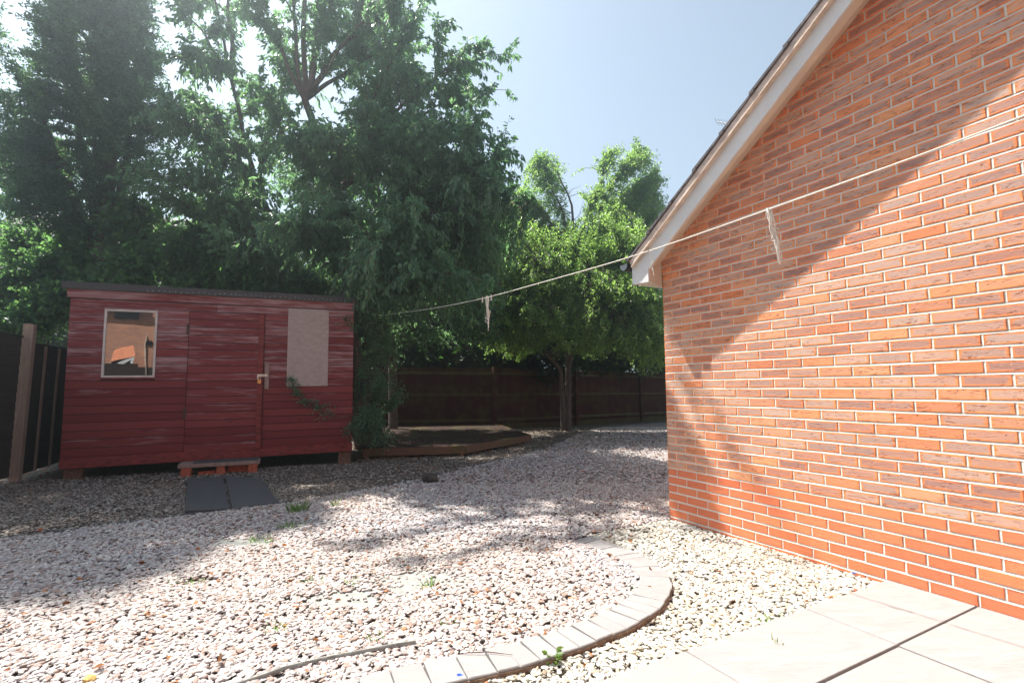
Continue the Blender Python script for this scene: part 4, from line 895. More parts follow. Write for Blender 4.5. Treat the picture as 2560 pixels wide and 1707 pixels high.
# ---- small twin-stemmed plum in front of the back fence
dpz = 14.3
T3 = Tree('plum_tree', 'twin-stemmed small tree with a bright sunlit crown before the back fence', 'tree', tuple(np.r_[gnd(1300, 988)[:2], -.05]), None, 23)
b0 = T3.base; dpz = float(b0[1]); a1 = at(1288, 850, dpz - .15); a2 = at(1305, 842, dpz + .1)
T3.limb(b0 + [-.07, 0, 0], a1, .085, .055, 0, .015); T3.limb(b0 + [.05, .02, 0], a2, .115, .085, 0, .01)
c1 = at(1215, 770, dpz - .3); T3.limb(a1, c1, .065, .045, .02, .05); T3.limb(c1, at(1150, 650, dpz - .8), .045, .015, .03, .06)
c2 = at(1330, 700, dpz); T3.limb(a2, c2, .10, .075, .02, .03); c3 = at(1322, 590, dpz - .4); T3.limb(c2, c3, .07, .05, 0, .03)
bare = T3.limb(c3, at(1313, 470, dpz - .6), .05, .032, 0, .03); bare2 = T3.limb(bare[-1], at(1280, 395, dpz - .7), .032, .015, .03, .05)
for (x, y) in ((1230, 430), (1340, 460), (1350, 478), (1245, 468), (1235, 505), (1355, 440), (1335, 425)):
    q = bare[T3.rng.integers(5, 13)] if y > 440 else bare2[T3.rng.integers(1, 8)]; T3.limb(q, at(x, y, dpz - .7 + T3.rng.normal() * .2), .010, .003, .05, .12, sides=4, skel=False)
c4 = at(1375, 720, dpz + .3); T3.limb(a2, at(1290, 770, dpz + .4), .06, .04, .02, .05)
ends = [(1170, 560, -1.2), (1210, 450, -.3), (1240, 365, -.2), (1180, 640, .6), (1400, 350, .1), (1470, 340, .3), (1500, 420, .6), (1490, 520, -.2), (1440, 600, -1.3), (1500, 640, -.8), (1480, 720, -1.2), (1420, 700, -1.4), (1200, 690, -1.3), (1130, 740, -1.0), (1350, 640, -1.5), (1300, 560, 1.2), (1510, 760, -.2), (1250, 600, -1.6), (1420, 480, -.9), (1100, 660, .2)]
for (x, y, dz_) in ends:
    p = c2 if y > 520 else c3; lb_ = T3.limb(p, at(x, y, dpz + dz_), .042, .008, .10, .10, Kn=14, sides=6); T3.along(lb_, 34, .75, t0=.35, droop=.1, nl=34, lift=.1)
for (x, y, rx, ry, dz_, n) in ((1250, 400, 80, 45, .2, 150), (1205, 480, 85, 70, .2, 240), (1470, 400, 65, 65, .3, 300), (1400, 470, 75, 60, .3, 260), (1480, 500, 60, 70, .2, 260), (1170, 570, 90, 70, 0, 280), (1310, 620, 130, 80, .2, 520), (1430, 590, 100, 80, 0, 420), (1220, 660, 120, 70, -.3, 420), (1360, 690, 130, 60, -.4, 400), (1460, 690, 80, 70, -.6, 300), (1180, 730, 90, 45, -.5, 220), (1300, 745, 110, 35, -.6, 180), (1480, 770, 50, 40, -.7, 110), (1420, 520, 70, 60, .8, 200), (1240, 580, 100, 60, 1.0, 200), (1440, 380, 80, 50, .2, 160), (1500, 450, 45, 60, .1, 160), (1370, 560, 90, 60, .2, 260), (1290, 530, 70, 50, .8, 130), (1150, 640, 80, 70, .6, 240), (1400, 650, 120, 60, .6, 260), (1130, 590, 60, 50, 1.2, 160), (1330, 785, 60, 25, -.4, 60), (1180, 790, 90, 35, .2, 160), (1420, 790, 90, 35, -.2, 160), (1500, 810, 50, 40, -.2, 110)):
    lowc = y > 540; T3.clump(at(x, y, dpz + dz_ - 1.0 * lowc), (px(rx, dpz - 1), 2.3 if lowc else 1.0, px(ry, dpz - 1)), int(n * (1.25 if lowc else .9)), nl=30, shell=.15)
T3.clump(at(1478, 835, dpz - 1.6), (.12, .15, .35), 8, nl=18)
exec_counts['plum'] = T3.finish(M['plum'], M['bark'], .088, .40, hang=.35, span=.55, twig=.007, rnd=.55, spread=.03)

# ---- broad-leaved bushes behind the shed
def bush(name, label, cat, x, depth, clumps, mat, size, width, seed, nl=14, group=None, hang=.5, rnd=.6, top=.9, bark='bark', zb=-.05):
    t = Tree(name, label, cat, tuple(np.r_[at(x, 900, depth)[:2], zb]), group, seed)
    for c in clumps:
        e = at(c[0], c[1], c[4]); t.limb(t.base + t.rng.normal(size=3) * [.15, .1, 0], e, .035, .01, .1, .1, Kn=12, sides=6)
    for c in clumps: t.clump(at(c[0], c[1], c[4]), (px(c[2], c[4]), c[6] if len(c) > 6 else .7, px(c[3], c[4])), c[5], nl=nl, shell=.15, droop=.15)
    exec_counts[label[:18]] = t.finish(mat, M[bark], size, width, hang=hang, span=.6, twig=.006, six=True, rnd=rnd, spread=.04); return t
GB = 'bushes behind the shed'
bush('hazel_bush', 'broad-leaved bush with large blue-green leaves above the shed\'s left half', 'bush', 330, 10.0, [(200, 560, 110, 90, 9.8, 260), (300, 500, 90, 70, 9.6, 180), (330, 610, 130, 60, 9.5, 260), (440, 560, 110, 70, 9.6, 230), (250, 660, 120, 50, 9.6, 200)], M['hazel'], .12, .8, 31, group=GB)
bush('hazel_bush', 'broad-leaved bush with large dark leaves above the shed door', 'bush', 560, 10.2, [(540, 600, 100, 70, 9.9, 240), (640, 640, 110, 55, 9.8, 240), (480, 650, 110, 40, 9.7, 200), (700, 650, 90, 45, 9.9, 180), (560, 520, 90, 45, 9.9, 130)], M['hazel'], .115, .75, 32, group=GB)
bush('hazel_bush', 'dark leafy bush between the lap fence and the shed, at the left edge', 'bush', 60, 10.0, [(40, 650, 90, 80, 9.5, 240), (110, 700, 70, 70, 9.3, 200), (60, 560, 80, 70, 10.0, 180), (30, 740, 60, 40, 9.0, 110), (115, 600, 60, 50, 9.7, 120)], M['hazel'], .10, .75, 33, group=GB)
bush('maple_bush', 'paler sunlit foliage at the far left edge beneath the evergreen tree', 'bush', -40, 12.8, [(10, 420, 60, 70, 12.6, 100), (-40, 520, 80, 90, 12.6, 110), (30, 640, 70, 60, 12.8, 100), (80, 620, 60, 40, 13.0, 70), (0, 360, 30, 60, 12.6, 40)], M['cherry'], .10, .7, 34, group='trees beyond the back fence', bark='bark')
# ---- climber and shrub at the shed's right corner
sc_ = Tree('corner_shrub', 'dark small-leaved climbing shrub smothering the shed\'s right front corner', 'shrub', tuple(np.r_[gnd(850, 1035)[:2] + [0, .15], -.05]), None, 41)
bb0 = sc_.base
for (x, y, d_) in ((815, 700, 8.6), (818, 830, 8.5), (840, 780, 8.8), (870, 880, 8.7), (850, 950, 8.4), (812, 760, 8.4), (900, 930, 9.0)):
    sc_.limb(bb0 + sc_.rng.normal(size=3) * [.05, .03, 0], at(x, y, d_), .014, .005, .05, .06, sides=5)
for (x, y, rx, ry, d_, n) in ((850, 735, 35, 35, 8.9, 70), (860, 800, 40, 60, 9.0, 100), (850, 890, 50, 60, 8.8, 150), (840, 970, 60, 50, 8.5, 190), (900, 900, 45, 50, 9.2, 110), (815, 985, 30, 40, 8.2, 60), (890, 800, 50, 60, 9.6, 110), (870, 1010, 50, 25, 8.5, 70), (900, 720, 60, 60, 9.8, 120), (800, 740, 30, 22, 8.3, 28)):
    sc_.clump(at(x, y, d_), (px(rx, d_), .35, px(ry, d_)), n, nl=16, shell=.1)
td = lambda x, y: np.array(SM @ Vector((x, -.09, y)))
ten = [td(3.5, .55), td(3.25, .70), td(3.05, .82), td(2.90, .98), td(2.86, 1.12), td(2.82, 1.20)]
tp = np.array(ten); sc_.limb(sc_.sk[4][-1], tp[0], .008, .006, .0, .05, sides=4)
for i in range(len(tp) - 1):
    lb_ = sc_.limb(tp[i], tp[i + 1], .005, .004, .03, .05, Kn=6, sides=4); sc_.along(lb_, 14 - 2 * i, .10 + .12 * (i < 2), t0=0, droop=.1, nl=8, lift=.1)
exec_counts['shrub'] = sc_.finish(M['cherry'], M['bark'], .05, .42, hang=.3, span=.35, twig=.003, rnd=.7, spread=.02)

# ---- dense dark trees and hedge beyond the back fence
def back_tree(label, x, y, depth, rx, ry, rz, n, seed, mat='yew', size=.17, nl=26, name='hedge_tree', low=None):
    c = at(x, y, depth); t = Tree(name, label, 'tree', (c[0], c[1], -.05), 'trees beyond the back fence', seed)
    t.limb(t.base, c + [0, 0, px(ry, depth) * .3], .16, .05, 0, .03)
    for k in range(7):
        a = t.rng.random() * 6.28; t.limb(t.base + (c - t.base) * t.rng.uniform(.35, .9), c + np.array([math.cos(a) * px(rx, depth) * .7, math.sin(a) * ry * .0 + math.sin(a) * rz * .7, t.rng.uniform(-.6, .7) * px(ry, depth)]), .05, .012, .1, .08, sides=6)
    t.clump(c, (px(rx, depth), rz, px(ry, depth)), n, nl=nl, shell=.3); cl2 = at(x, 805, depth - 2.2); t.clump(cl2, (px(rx * 1.05, depth), .8, px(62, depth)), int(n * .45), nl=nl, shell=.1); exec_counts[label[:20]] = t.finish(M[mat], M['bark'], size, .6, hang=.35, span=1.1, twig=.007, rnd=.7, spread=.10)
back_tree('dark hedge tree beyond the fence behind the shed roof\'s right end', 640, 660, 17.5, 210, 170, 1.6, 1000, 51)
back_tree('dark hedge tree beyond the fence bay behind the decking', 930, 690, 18.0, 170, 200, 1.7, 1200, 52)
back_tree('dark hedge tree beyond the fence directly behind the twin-stemmed tree', 1180, 680, 18.6, 170, 200, 1.8, 1300, 53)
back_tree('dark hedge tree beyond the fence right of the twin-stemmed tree', 1400, 710, 20.5, 150, 170, 1.8, 1100, 54)
back_tree('dark hedge tree beyond the fence partly hidden by the brick building', 1540, 750, 23.5, 110, 130, 1.8, 700, 55)
back_tree('dark hedge tree beyond the fence behind the evergreen tree\'s right side', 400, 640, 16.5, 170, 150, 1.5, 800, 56)
back_tree('dark hedge tree far behind the left end of the shed', 130, 700, 17.0, 190, 130, 1.5, 700, 57)

# ---- fallen leaves
fl = []; 
def scatter(n, f): 
    q = RNG.random((n, 2)); return np.array([f(a, b) for a, b in q])
n1 = 560; c_ = RNG.random((n1, 2)); pts = np.column_stack([-3.8 + 4.6 * c_[:, 0], 8.9 + 6.2 * c_[:, 1]]); pts = pts[inside(pts, DECK)]; z1 = np.full(len(pts), .178)
c_ = RNG.random((900, 2)); p2 = np.column_stack([-1.5 + 5.5 * c_[:, 0], 9.2 + 6.5 * c_[:, 1]]); p2 = p2[~inside(p2, DECK)]; z2 = np.full(len(p2), .012)
c_ = RNG.random((90, 2)); p3 = np.column_stack([-2 + 3.6 * c_[:, 0], 3.2 + 5 * c_[:, 1]]); u3, w3 = wall_u(p3); p3 = p3[(w3 > .05)]; z3 = np.full(len(p3), .016)
c_ = RNG.random((50, 2)); p4 = np.column_stack([-2.6 + 4 * c_[:, 0], 2.0 + 2 * c_[:, 1]]); z4 = np.full(len(p4), .018)
c_ = RNG.random((120, 2)); p5 = np.column_stack([-7.2 + 1.2 * c_[:, 0], 6.7 + 1.2 * c_[:, 1]]); z5 = np.full(len(p5), .014)
PP = np.concatenate([pts, p2, p3, p4, p5]); ZZ = np.concatenate([z1, z2, z3, z4, z5]); n = len(PP); dr = RNG.normal(size=(n, 3)) * [1, 1, .25]
LV, LF, k = leaves(np.column_stack([PP, ZZ]), dr, .028 + .024 * RNG.random(n), .014 + .014 * RNG.random(n), RNG, six=True)
LV[:, 2] = np.maximum(LV[:, 2], np.repeat(ZZ - .004, k))
tn = RNG.random(n); tag(np_mesh('fallen_leaves', LV, LF, M['litter'], tint=np.repeat(np.column_stack([tn, tn, tn, np.ones(n)]), k, 0)), 'dry brown leaves scattered over the decking and the gravel', 'leaves', kind='stuff')

# ------------------------------------------------------------------ weeds and small things on the gravel
def tuft(xd, yd, n, h, spread, label, seed):
    n = int(n * (.6 if yd > 1250 else 1)); h = h * (.75 if yd > 1250 else 1)
    r = np.random.default_rng(seed); c = gnd(xd, yd); a = r.random(n) * 6.28; rr = r.random(n) ** .7 * spread; pos = np.column_stack([np.cos(a) * rr, np.sin(a) * rr * .8, np.full(n, -.012)])
    d = np.column_stack([np.cos(a) * .5, np.sin(a) * .5, np.ones(n) * r.uniform(.7, 1.3, n)]) + r.normal(size=(n, 3)) * .25; LV, LF, k = leaves(pos, d, h * (.5 + r.random(n)), np.full(n, .006), r, six=True)
    tn = r.random(n); o = np_mesh('grass_tuft', LV, LF, M['grass'], tint=np.repeat(np.column_stack([tn, tn, tn, np.ones(n)]), k, 0)); o.location = (c[0], c[1], 0); tag(o, label, 'weed', 'weeds in the gravel')
tuft(685, 1172, 70, .10, .10, 'largest dark grass tuft where shade meets sun right of the dark slabs', 1)
tuft(670, 1207, 50, .05, .12, 'flat green weed patch just below the largest grass tuft', 2)
tuft(770, 1160, 16, .09, .03, 'thin upright weed right of the largest grass tuft', 3)
tuft(600, 1240, 40, .04, .10, 'low green weed in the dappled light left of centre', 4)
tuft(420, 1335, 50, .035, .12, 'flat pale weed at the tip of the long left shadow', 5)
tuft(718, 1335, 24, .05, .06, 'small pale tuft left of the bare membrane patches', 6)
tuft(812, 1336, 24, .05, .06, 'small pale tuft between the two bare membrane patches', 7)
tuft(988, 1345, 34, .07, .05, 'bright upright weed on the bare membrane patch in the middle', 8)
tuft(632, 1440, 30, .04, .06, 'pale weed in the sunlit gravel above the grey strip\'s left end', 9)
tuft(858, 1463, 24, .05, .05, 'pale weed just above the grey strip\'s right end', 10)
tuft(1035, 1428, 24, .03, .07, 'pale weed in the gravel above the middle of the block edging', 11)
tuft(1160, 1416, 20, .03, .06, 'pale weed in the gravel left of the edging bend', 12)
tuft(1455, 1352, 24, .04, .05, 'dark weed tucked inside the edging bend', 13)
tuft(1768, 1418, 36, .05, .07, 'pale grass tuft at the patio\'s gravel border', 14)
tuft(1785, 1480, 14, .06, .02, 'thin grass tuft growing from a patio slab joint', 15)
tuft(1120, 1168, 30, .03, .06, 'small dark weed in the shade above the dappled light', 16)
tuft(1300, 1182, 24, .03, .06, 'small weed beside the far end of the block edging', 17)
r = np.random.default_rng(5); n = 26; a = r.random(n) * 6.28; pos = np.column_stack([np.cos(a) * .02, np.sin(a) * .02, r.random(n) * .04]); d = np.column_stack([np.cos(a), np.sin(a), np.full(n, .35)])
LV, LF, k = leaves(pos, d, .02 + .022 * r.random(n), .014 + .010 * r.random(n), r, six=True); c = gnd(1268, 1512); o = np_mesh('clover_plant', LV, LF, M['grass'], tint=np.repeat(np.column_stack([r.random((n, 1)).repeat(3, 1), np.ones(n)]), k, 0)); o.location = (c[0], c[1], -.01); tag(o, 'small round-leaved green plant just outside the block edging', 'plant')
def lump(name, xd, yd, size, mat, label, cat, seed, z=.0, sub=2):
    import bmesh
    bm = bmesh.new(); bmesh.ops.create_icosphere(bm, subdivisions=sub, radius=1); r = random.Random(seed)
    for v in bm.verts: v.co = Vector((v.co.x * size[0], v.co.y * size[1], v.co.z * size[2])) * (1 + r.uniform(-.18, .18))
    m = bpy.data.meshes.new(name); bm.to_mesh(m); bm.free(); m.materials.append(mat); o = bpy.data.objects.new(name, m); COL.objects.link(o); p = gnd(xd, yd); o.location = (p[0], p[1], z + size[2] * .6); tag(o, label, cat); return o
lump('yellow_stone', 205, 1564, (.026, .022, .014), M['yellow'], 'knobbly yellow-brown stone at the bottom left corner', 'stone', 1)
lump('dark_rock', 987, 1106, (.11, .09, .07), M['rock'], 'dark rounded rock on the curved edging in the shade', 'rock', 2)
lump('pine_cone', 1108, 1489, (.012, .010, .012), M['rock'], 'tiny dark brown cone lying on the block edging', 'cone', 3, z=.024)
lump('brick_fragment', 92, 1224, (.014, .012, .014), M['loosebrick'], 'small orange brick chip on the dark edging at the left', 'brick chip', 4, z=.02)
lump('brick_fragment', 1475, 1348, (.012, .010, .008), M['yellow'], 'orange stone chip inside the edging bend', 'stone chip', 6)
lump('brick_fragment', 1965, 1357, (.012, .010, .008), M['loosebrick'], 'orange stone chip in the cream gravel near the wall', 'stone chip', 7)
def clip_bit(xd, yd, label, s=1.0, rz=0.3):
    m = MB(); m.box(-.014 * s, .014 * s, -.006 * s, -.001 * s, 0, .008 * s, bev=.001); m.box(-.014 * s, .004 * s, .001 * s, .006 * s, 0, .008 * s, bev=.001); m.box(-.004 * s, .002 * s, -.0012 * s, .0012 * s, .001, .007 * s)
    o = m.build('plastic_clip', M['blue']); p = gnd(xd, yd); o.location = (p[0], p[1], .014); o.rotation_euler = (.2, .1, rz); tag(o, label, 'clip', 'broken blue plastic clips')
clip_bit(1057, 1560, 'broken blue plastic clip against the block edging at the bottom', 1.0)
clip_bit(1786, 1320, 'tiny blue plastic piece in the middle of the cream gravel', .7, 1.2)
clip_bit(1962, 1321, 'tiny blue plastic piece in the cream gravel close to the wall', .8, -.5)
# grey strip (fold of edging) lying across the gravel
hp = [gnd(x, y, .012) for x, y in ((540, 1568), (600, 1549), (650, 1530), (700, 1518), (750, 1507), (800, 1497), (850, 1488), (900, 1478), (955, 1470))]
hs_ = MB(); hv = []
hn = norms([(p[0], p[1]) for p in hp])
for p, n_ in zip(hp, hn):
    for (s_, z_) in ((-.006, -.014), (-.006, -.001), (-.002, .002), (.003, .0), (.006, -.014)): hv.append((p[0] + n_[0] * s_, p[1] + n_[1] * s_, p[2] + z_))
hf = [(i * 5 + j, i * 5 + j + 1, i * 5 + j + 6, i * 5 + j + 5) for i in range(len(hp) - 1) for j in range(4)]
hs_.add(hv, hf); tag(hs_.build('grey_strip', M['membrane'], smooth=True), 'thin grey strip half buried in the gravel left of the block edging', 'strip')
tw = MB(); a = gnd(1060, 1499, .026); b = gnd(1120, 1496, .030); c = gnd(1178, 1503, .030); tw.tube([tuple(a), tuple(b), tuple(c)], [.002, .0025, .001], 5); tag(tw.build('twig', M['bark2']), 'thin reddish twig lying across the block edging', 'twig')

# ------------------------------------------------------------------ washing line, pegs and hanging strings
CLP = [(870, 725, -2.466, 9.0), (1000, 708, -1.079, 6.835), (1120, 684, -.281, 5.59), (1300, 633, .491, 4.385), (1450, 592, .922, 3.713), (1600, 540, 1.241, 3.215), (1755, 485, 1.494, 2.82), (1900, 432, 1.682, 2.527), (2100, 365, 1.886, 2.208), (2352, 272, 2.084, 1.9)]
LP = []
for (x, y, X, Y) in CLP: LP.append(at(x, y, Y))
LP = np.array(LP); dl = LP[-1] - LP[-2]; LP = np.vstack([LP, LP[-1] + dl / np.linalg.norm(dl) * .55 + [0, 0, .03]])
def smooth_line(P, n):
    d = np.r_[0, np.cumsum(np.linalg.norm(np.diff(P, axis=0), axis=1))]; t = np.linspace(0, d[-1], n); Q = np.column_stack([np.interp(t, d, P[:, i]) for i in range(3)])
    for _ in range(30): Q[1:-1] = .25 * Q[:-2] + .5 * Q[1:-1] + .25 * Q[2:]
    return Q
LQ = smooth_line(LP, 90)
cl_ = empty('washing_line', tuple(LQ[0])); tag(cl_, 'thin white washing line stretched from the shed corner across to the right', 'washing line')
m_ = MB(); m_.tube([tuple(p - LQ[0]) for p in LQ], .0040, 6); m_.build('cord', M['rope'], cl_, smooth=True)
m_ = MB(); off = np.array([0, 0, -.014]); st0 = 79
m_.tube([tuple(LQ[i] - LQ[0] + off * min(1, (i - st0) / 4)) for i in range(st0, 90)], .0024, 5); m_.build('doubled_end', M['rope'], cl_, smooth=True)
# posts carrying the line: hidden iron hook on the shed corner and a post right of the picture
pm = MB(); e_ = LQ[-1]; pm.tube([(e_[0], e_[1], -.05), (e_[0], e_[1], e_[2] + .06)], .02, 10); tag(pm.build('line_post', M['postw']), 'slim post carrying the right end of the washing line', 'post')
def line_at(xd):
    pr = [( (1280 + 1227.47 * (p[0]) / ((p[1]) * math.cos(PITCH) + (p[2] - CAM_H) * math.sin(PITCH))) / K) for p in LQ]; i = int(np.argmin(np.abs(np.array(pr) - xd))); return LQ[i], pr
def bundle(xd, length, label, seed, width, nstr, drift):
    p, _ = line_at(xd); r = random.Random(seed); o = empty('string_bundle', tuple(p)); tag(o, label, 'string', None)
    s = MB()
    for i in range(nstr):
        L = length * r.uniform(.45, 1.0) if i else length; pts = []; ph = r.uniform(0, 6); x0 = r.uniform(-width, width) * .5; y0 = r.uniform(-.008, .008)
        for j in range(13):
            t = j / 12; env = math.sin(min(1, t * 1.3) * math.pi) * .9 + .1
            pts.append((x0 * (1 - t * .75) + drift * t + width * .55 * math.sin(ph + t * 9) * env * .5, y0 + .006 * math.sin(ph * 2 + t * 12), .006 - L * t))
        s.tube(pts, .0036, 5)
        if i % 3 == 0:
            lp = [(pts[6][0] + width * .7 * math.sin(k / 8 * math.pi) * (1 if r.random() > .5 else -1), y0, pts[6][2] - L * .3 * k / 8) for k in range(9)]; s.tube(lp, .003, 5)
    s.build('strands', M['rope'], o, smooth=True)
    kn = MB(); kn.tube([(-.008, -.002, .003), (0, -.004, -.006), (.008, 0, .004)], .0042, 6); kn.build('knot', M['rope'], o); return o, p
B1, p1 = bundle(1117, .40, 'frayed white string bundle hanging at the middle of the washing line', 3, .045, 9, .018)
B2, p2_ = bundle(1757, .335, 'long twisted white string bundle hanging before the shaded brick wall', 4, .030, 8, .050)
B3, p3_ = bundle(1481, .19, 'single thin white string dangling before the white box end of the roof', 5, .006, 1, .030)
def peg(xd, off, tilt, label):
    p, _ = line_at(xd); o = empty('clothes_peg', tuple(p)); o.rotation_euler = (tilt * .3, tilt, math.radians(-60)); tag(o, label, 'clothes peg', 'pegs on the washing line'); 
    for s in (-1, 1):
        g_ = MB(); g_.prism([(s * .001, .022), (s * .005, .022), (s * .0065, -.01), (s * .010, -.048), (s * .005, -.05), (s * .0015, -.01)], 'y', -.0045, .0045); g_.build('prong', M['peg'], o)
    w = MB(); w.tube([(-.008, .0, -.012), (.008, 0, -.012)], .003, 6); w.build('spring', M['galv'], o)
peg(1108, 0, .55, 'leftmost bleached peg beside the middle string bundle, tilted left')
peg(1113, 0, .35, 'bleached peg just right of the leftmost one on the middle string bundle')
peg(1122, 0, -.05, 'upright bleached peg on the right of the middle string bundle')
peg(1126, 0, -.15, 'rightmost bleached peg beside the middle string bundle')

# ------------------------------------------------------------------ buildings seen beyond the trees and mirrored in the shed window
def face_uv(mb, quad, mat_unused=None):
    a = np.array(quad[0]); ex = np.array(quad[1]) - a; L = np.linalg.norm(ex); ex = ex / L; ez = np.array([0, 0, 1.]); uv = [((np.array(p) - a) @ ex, (np.array(p)[2])) for p in quad]
    mb.add(quad, [(0, 1, 2, 3)], uv=[tuple(map(float, q)) for q in uv])
def brick_box(name, c, ang, L, D, H, parent, mat):
    mb = MB(); ca, sa = math.cos(ang), math.sin(ang); P = lambda x, y, z: (c[0] + ca * x - sa * y, c[1] + sa * x + ca * y, z)
    cs = [(0, 0), (L, 0), (L, D), (0, D)]
    for i in range(4):
        a, b = cs[i], cs[(i + 1) % 4]; face_uv(mb, [P(*a, -.05), P(*b, -.05), P(*b, H), P(*a, H)])
    return mb.build(name, mat, parent), P
# far house at the left
fh = empty('far_house'); tag(fh, 'red brick house with grey tiled roof glimpsed through the trees at the left', 'house')
wq, P = brick_box('wall', (-20.5, 17.5), .12, 9.5, 7, 6.35, fh, M['farbrick'])
m_ = MB(); 
for (y0, y1, z0, z1) in ((-.45, 3.5, 6.45, 8.9), (3.5, 7.45, 8.9, 6.45)):
    n = 14
    for i in range(n):
        ya = y0 + (y1 - y0) * i / n; yb = y0 + (y1 - y0) * (i + 1) / n; za = z0 + (z1 - z0) * i / n; zb = z0 + (z1 - z0) * (i + 1) / n; k_ = .04 if z1 > z0 else 0
        v = [P(-.3, ya, za + k_), P(9.8, ya, za + k_), P(9.8, yb, zb + .0 + (.0 if k_ else .04)), P(-.3, yb, zb + (.0 if k_ else .04)), P(-.3, ya, za - .06), P(9.8, ya, za - .06), P(9.8, yb, zb - .06), P(-.3, yb, zb - .06)]
        m_.add(v, [(0, 1, 2, 3), (7, 6, 5, 4), (0, 4, 5, 1), (2, 6, 7, 3), (1, 5, 6, 2), (0, 3, 7, 4)])
m_.build('roof', simple('grey_pink_tiles', (.36, .31, .30), .85, .25, 9), fh)
m_ = MB(); a = P(-.3, -.47, 6.22); b = P(9.8, -.47, 6.22); c = P(9.8, -.44, 6.22); d = P(-.3, -.44, 6.22); m_.add([a, b, c, d] + [(q[0], q[1], 6.43) for q in (a, b, c, d)], [(0, 1, 2, 3), (4, 5, 6, 7), (0, 1, 5, 4), (1, 2, 6, 5), (2, 3, 7, 6), (3, 0, 4, 7)]); m_.build('fascia', M['upvc'], fh)

# mirrored scene: everything below stands behind the viewer
nF = np.array([-sY.x, -sY.y, 0.0]); sA = np.array([SA.x, SA.y, SA.z])
def crop(xc, yc): return ((220 + xc / 6.5333) / K, (740 + yc / 6.5333) / K)      # zoomed window crop -> display px
nW = np.array(sX.cross(sZ)); nW = nW / np.linalg.norm(nW); pW = sA - 0.0 * nW
def mirror(xc, yc, dist):
    r = ray(*crop(xc, yc)); r = r / np.linalg.norm(r); p = np.array([0, 0, CAM_H]) + r * dist; s = (p - pW) @ nW; return p - 2 * s * nW
bh = empty('brick_house_behind'); bh.name = 'rear_house'; tag(bh, 'sunlit brick house reflected in the shed window', 'house')
A_ = mirror(100, 1500, 27); B_ = mirror(1300, 1500, 27); A_[2] = -.05; B_[2] = -.05; e = (B_ - A_); e[2] = 0; L = np.linalg.norm(e[:2]); ex = e / L
A_ = A_ - ex * 11; B_ = B_ + ex * 11.0
ctr_view = mirror(690, 780, 20); nr = np.array([-ex[1], ex[0], 0]); 
if (ctr_view - A_) @ nr < 0: nr = -nr          # nr points to the viewer side
def wbox(a, b, z0, z1, d0, d1, mat, name, parent, uvs=True):
    """box along a-b, from offset d0 to d1 along nr"""
    mb = MB(); a = np.array([a[0], a[1], 0]); b = np.array([b[0], b[1], 0]); q = [a + nr * d1, b + nr * d1, b + nr * d0, a + nr * d0]
    for i in range(4):
        p, s = q[i], q[(i + 1) % 4]; face_uv(mb, [(p[0], p[1], z0), (s[0], s[1], z0), (s[0], s[1], z1), (p[0], p[1], z1)])
    mb.add([(p[0], p[1], z1) for p in q], [(0, 1, 2, 3)]); mb.add([(p[0], p[1], z0) for p in q], [(0, 1, 2, 3)]); return mb.build(name, mat, parent)
wbox(A_, B_, -.05, 6.2, -6, 0, M['farbrick'], 'wall', bh)
def mp(xc, yc, d=27): return mirror(xc, yc, d)
def onwall(p): p = np.array(p); t = (p - A_) @ ex; return t, p[2]
def feature(x0, x1, y0, y1, mat, name, dep=.05, parent=bh):
    t0, _ = onwall(mp(x0, y0)); t1, _ = onwall(mp(x1, y0)); _, z1 = onwall(mp((x0 + x1) / 2, y0)); _, z0 = onwall(mp((x0 + x1) / 2, y1)); t0, t1 = min(t0, t1), max(t0, t1)
    return wbox(A_ + ex * t0, A_ + ex * t1, z0, z1, 0.002, dep, mat, name, parent)
feature(430, 840, 235, 375, M['slabdark'], 'window', .04); feature(965, 1045, 740, 800, M['gutter'], 'vent', .05); feature(945, 963, 630, 1160, M['tan'], 'downpipe', .09)
feature(-500, 990, 60, 120, M['upvc'], 'fascia', .35)
r_a = MB(); rq = [A_ - ex * .3 + nr * .45, B_ + ex * .3 + nr * .45, B_ + ex * .3 - nr * 3.2, A_ - ex * .3 - nr * 3.2]
r_a.add([(rq[0][0], rq[0][1], 6.1), (rq[1][0], rq[1][1], 6.1), (rq[2][0], rq[2][1], 8.6), (rq[3][0], rq[3][1], 8.6), (rq[0][0], rq[0][1], 6.2), (rq[1][0], rq[1][1], 6.2), (rq[2][0], rq[2][1], 8.7), (rq[3][0], rq[3][1], 8.7)], [(0, 1, 2, 3), (4, 5, 6, 7), (0, 1, 5, 4), (1, 2, 6, 5), (2, 3, 7, 6), (3, 0, 4, 7)]); r_a.build('roof', M['tile'], bh)
lt = empty('lean_to_porch'); tag(lt, 'orange-tiled lean-to with white fascia reflected in the shed window', 'porch')
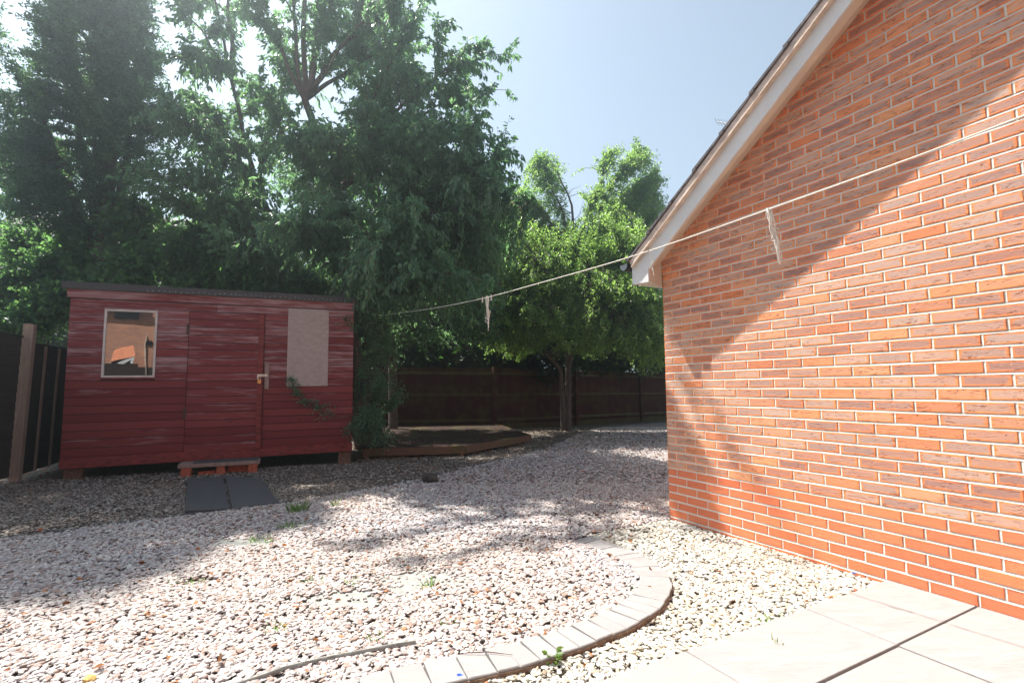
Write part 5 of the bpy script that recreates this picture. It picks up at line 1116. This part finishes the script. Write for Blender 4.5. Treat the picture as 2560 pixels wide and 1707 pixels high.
def poly_thick(pts, mat, name, parent, th=.08):
    mb = MB(); n = len(pts); v = [tuple(p) for p in pts] + [tuple(np.array(p) - nr * th) for p in pts]; mb.add(v, [tuple(range(n)), tuple(range(2 * n - 1, n - 1, -1))] + [(i, (i + 1) % n, (i + 1) % n + n, i + n) for i in range(n)]); return mb.build(name, mat, parent)
poly_thick([mp(425, 880, 26.3), mp(745, 800, 26.3), mp(770, 975, 25.2), mp(370, 1075, 25.2)], M['ltile'], 'roof', lt)
poly_thick([mp(470, 1090, 25.1), mp(770, 985, 25.1), mp(755, 1105, 25.1), mp(700, 1105, 25.1), mp(715, 1045, 25.1), mp(590, 1100, 25.1)], M['upvc'], 'fascia', lt)
poly_thick([mp(380, 1080, 25.3), mp(768, 985, 25.3), mp(768, 1500, 25.3), mp(380, 1500, 25.3)], M['slabdark'], 'front_wall', lt)
rfn = empty('rear_fence'); tag(rfn, 'dark garden fence reflected in the bottom of the shed window', 'fence')
poly_thick([mp(-300, 1100, 21), mp(825, 1100, 21), mp(825, 1700, 21), mp(-300, 1700, 21)], M['fence_l'], 'panel', rfn)
poly_thick([mp(825, 1155, 21), mp(1500, 1155, 21), mp(1500, 1700, 21), mp(825, 1700, 21)], M['fence_l'], 'panel', rfn)
poly_thick([mp(918, 1120, 20.9), mp(945, 1120, 20.9), mp(945, 1700, 20.9), mp(918, 1700, 20.9)], M['postw'], 'fence_post', rfn)

# scattering volume added to imitate veiling lens glare over the trees
hz = MB(); hz.box(-300, 300, -300, 300, -1.1, 19.0); hzm = bpy.data.materials.new('veil_volume'); hzm.use_nodes = True; ht = hzm.node_tree; ht.nodes.clear()
pv = ht.nodes.new('ShaderNodeVolumePrincipled'); pv.inputs['Color'].default_value = (.78, .94, 1, 1); pv.inputs['Density'].default_value = .0085; pv.inputs['Anisotropy'].default_value = .88
ho = ht.nodes.new('ShaderNodeOutputMaterial'); ht.links.new(pv.outputs[0], ho.inputs['Volume'])
tag(hz.build('haze', hzm), kind='stuff', label='thin bright volume added to imitate veiling lens glare', cat='haze')
NG = gravel()
print('COUNTS', exec_counts, 'gravel', NG)
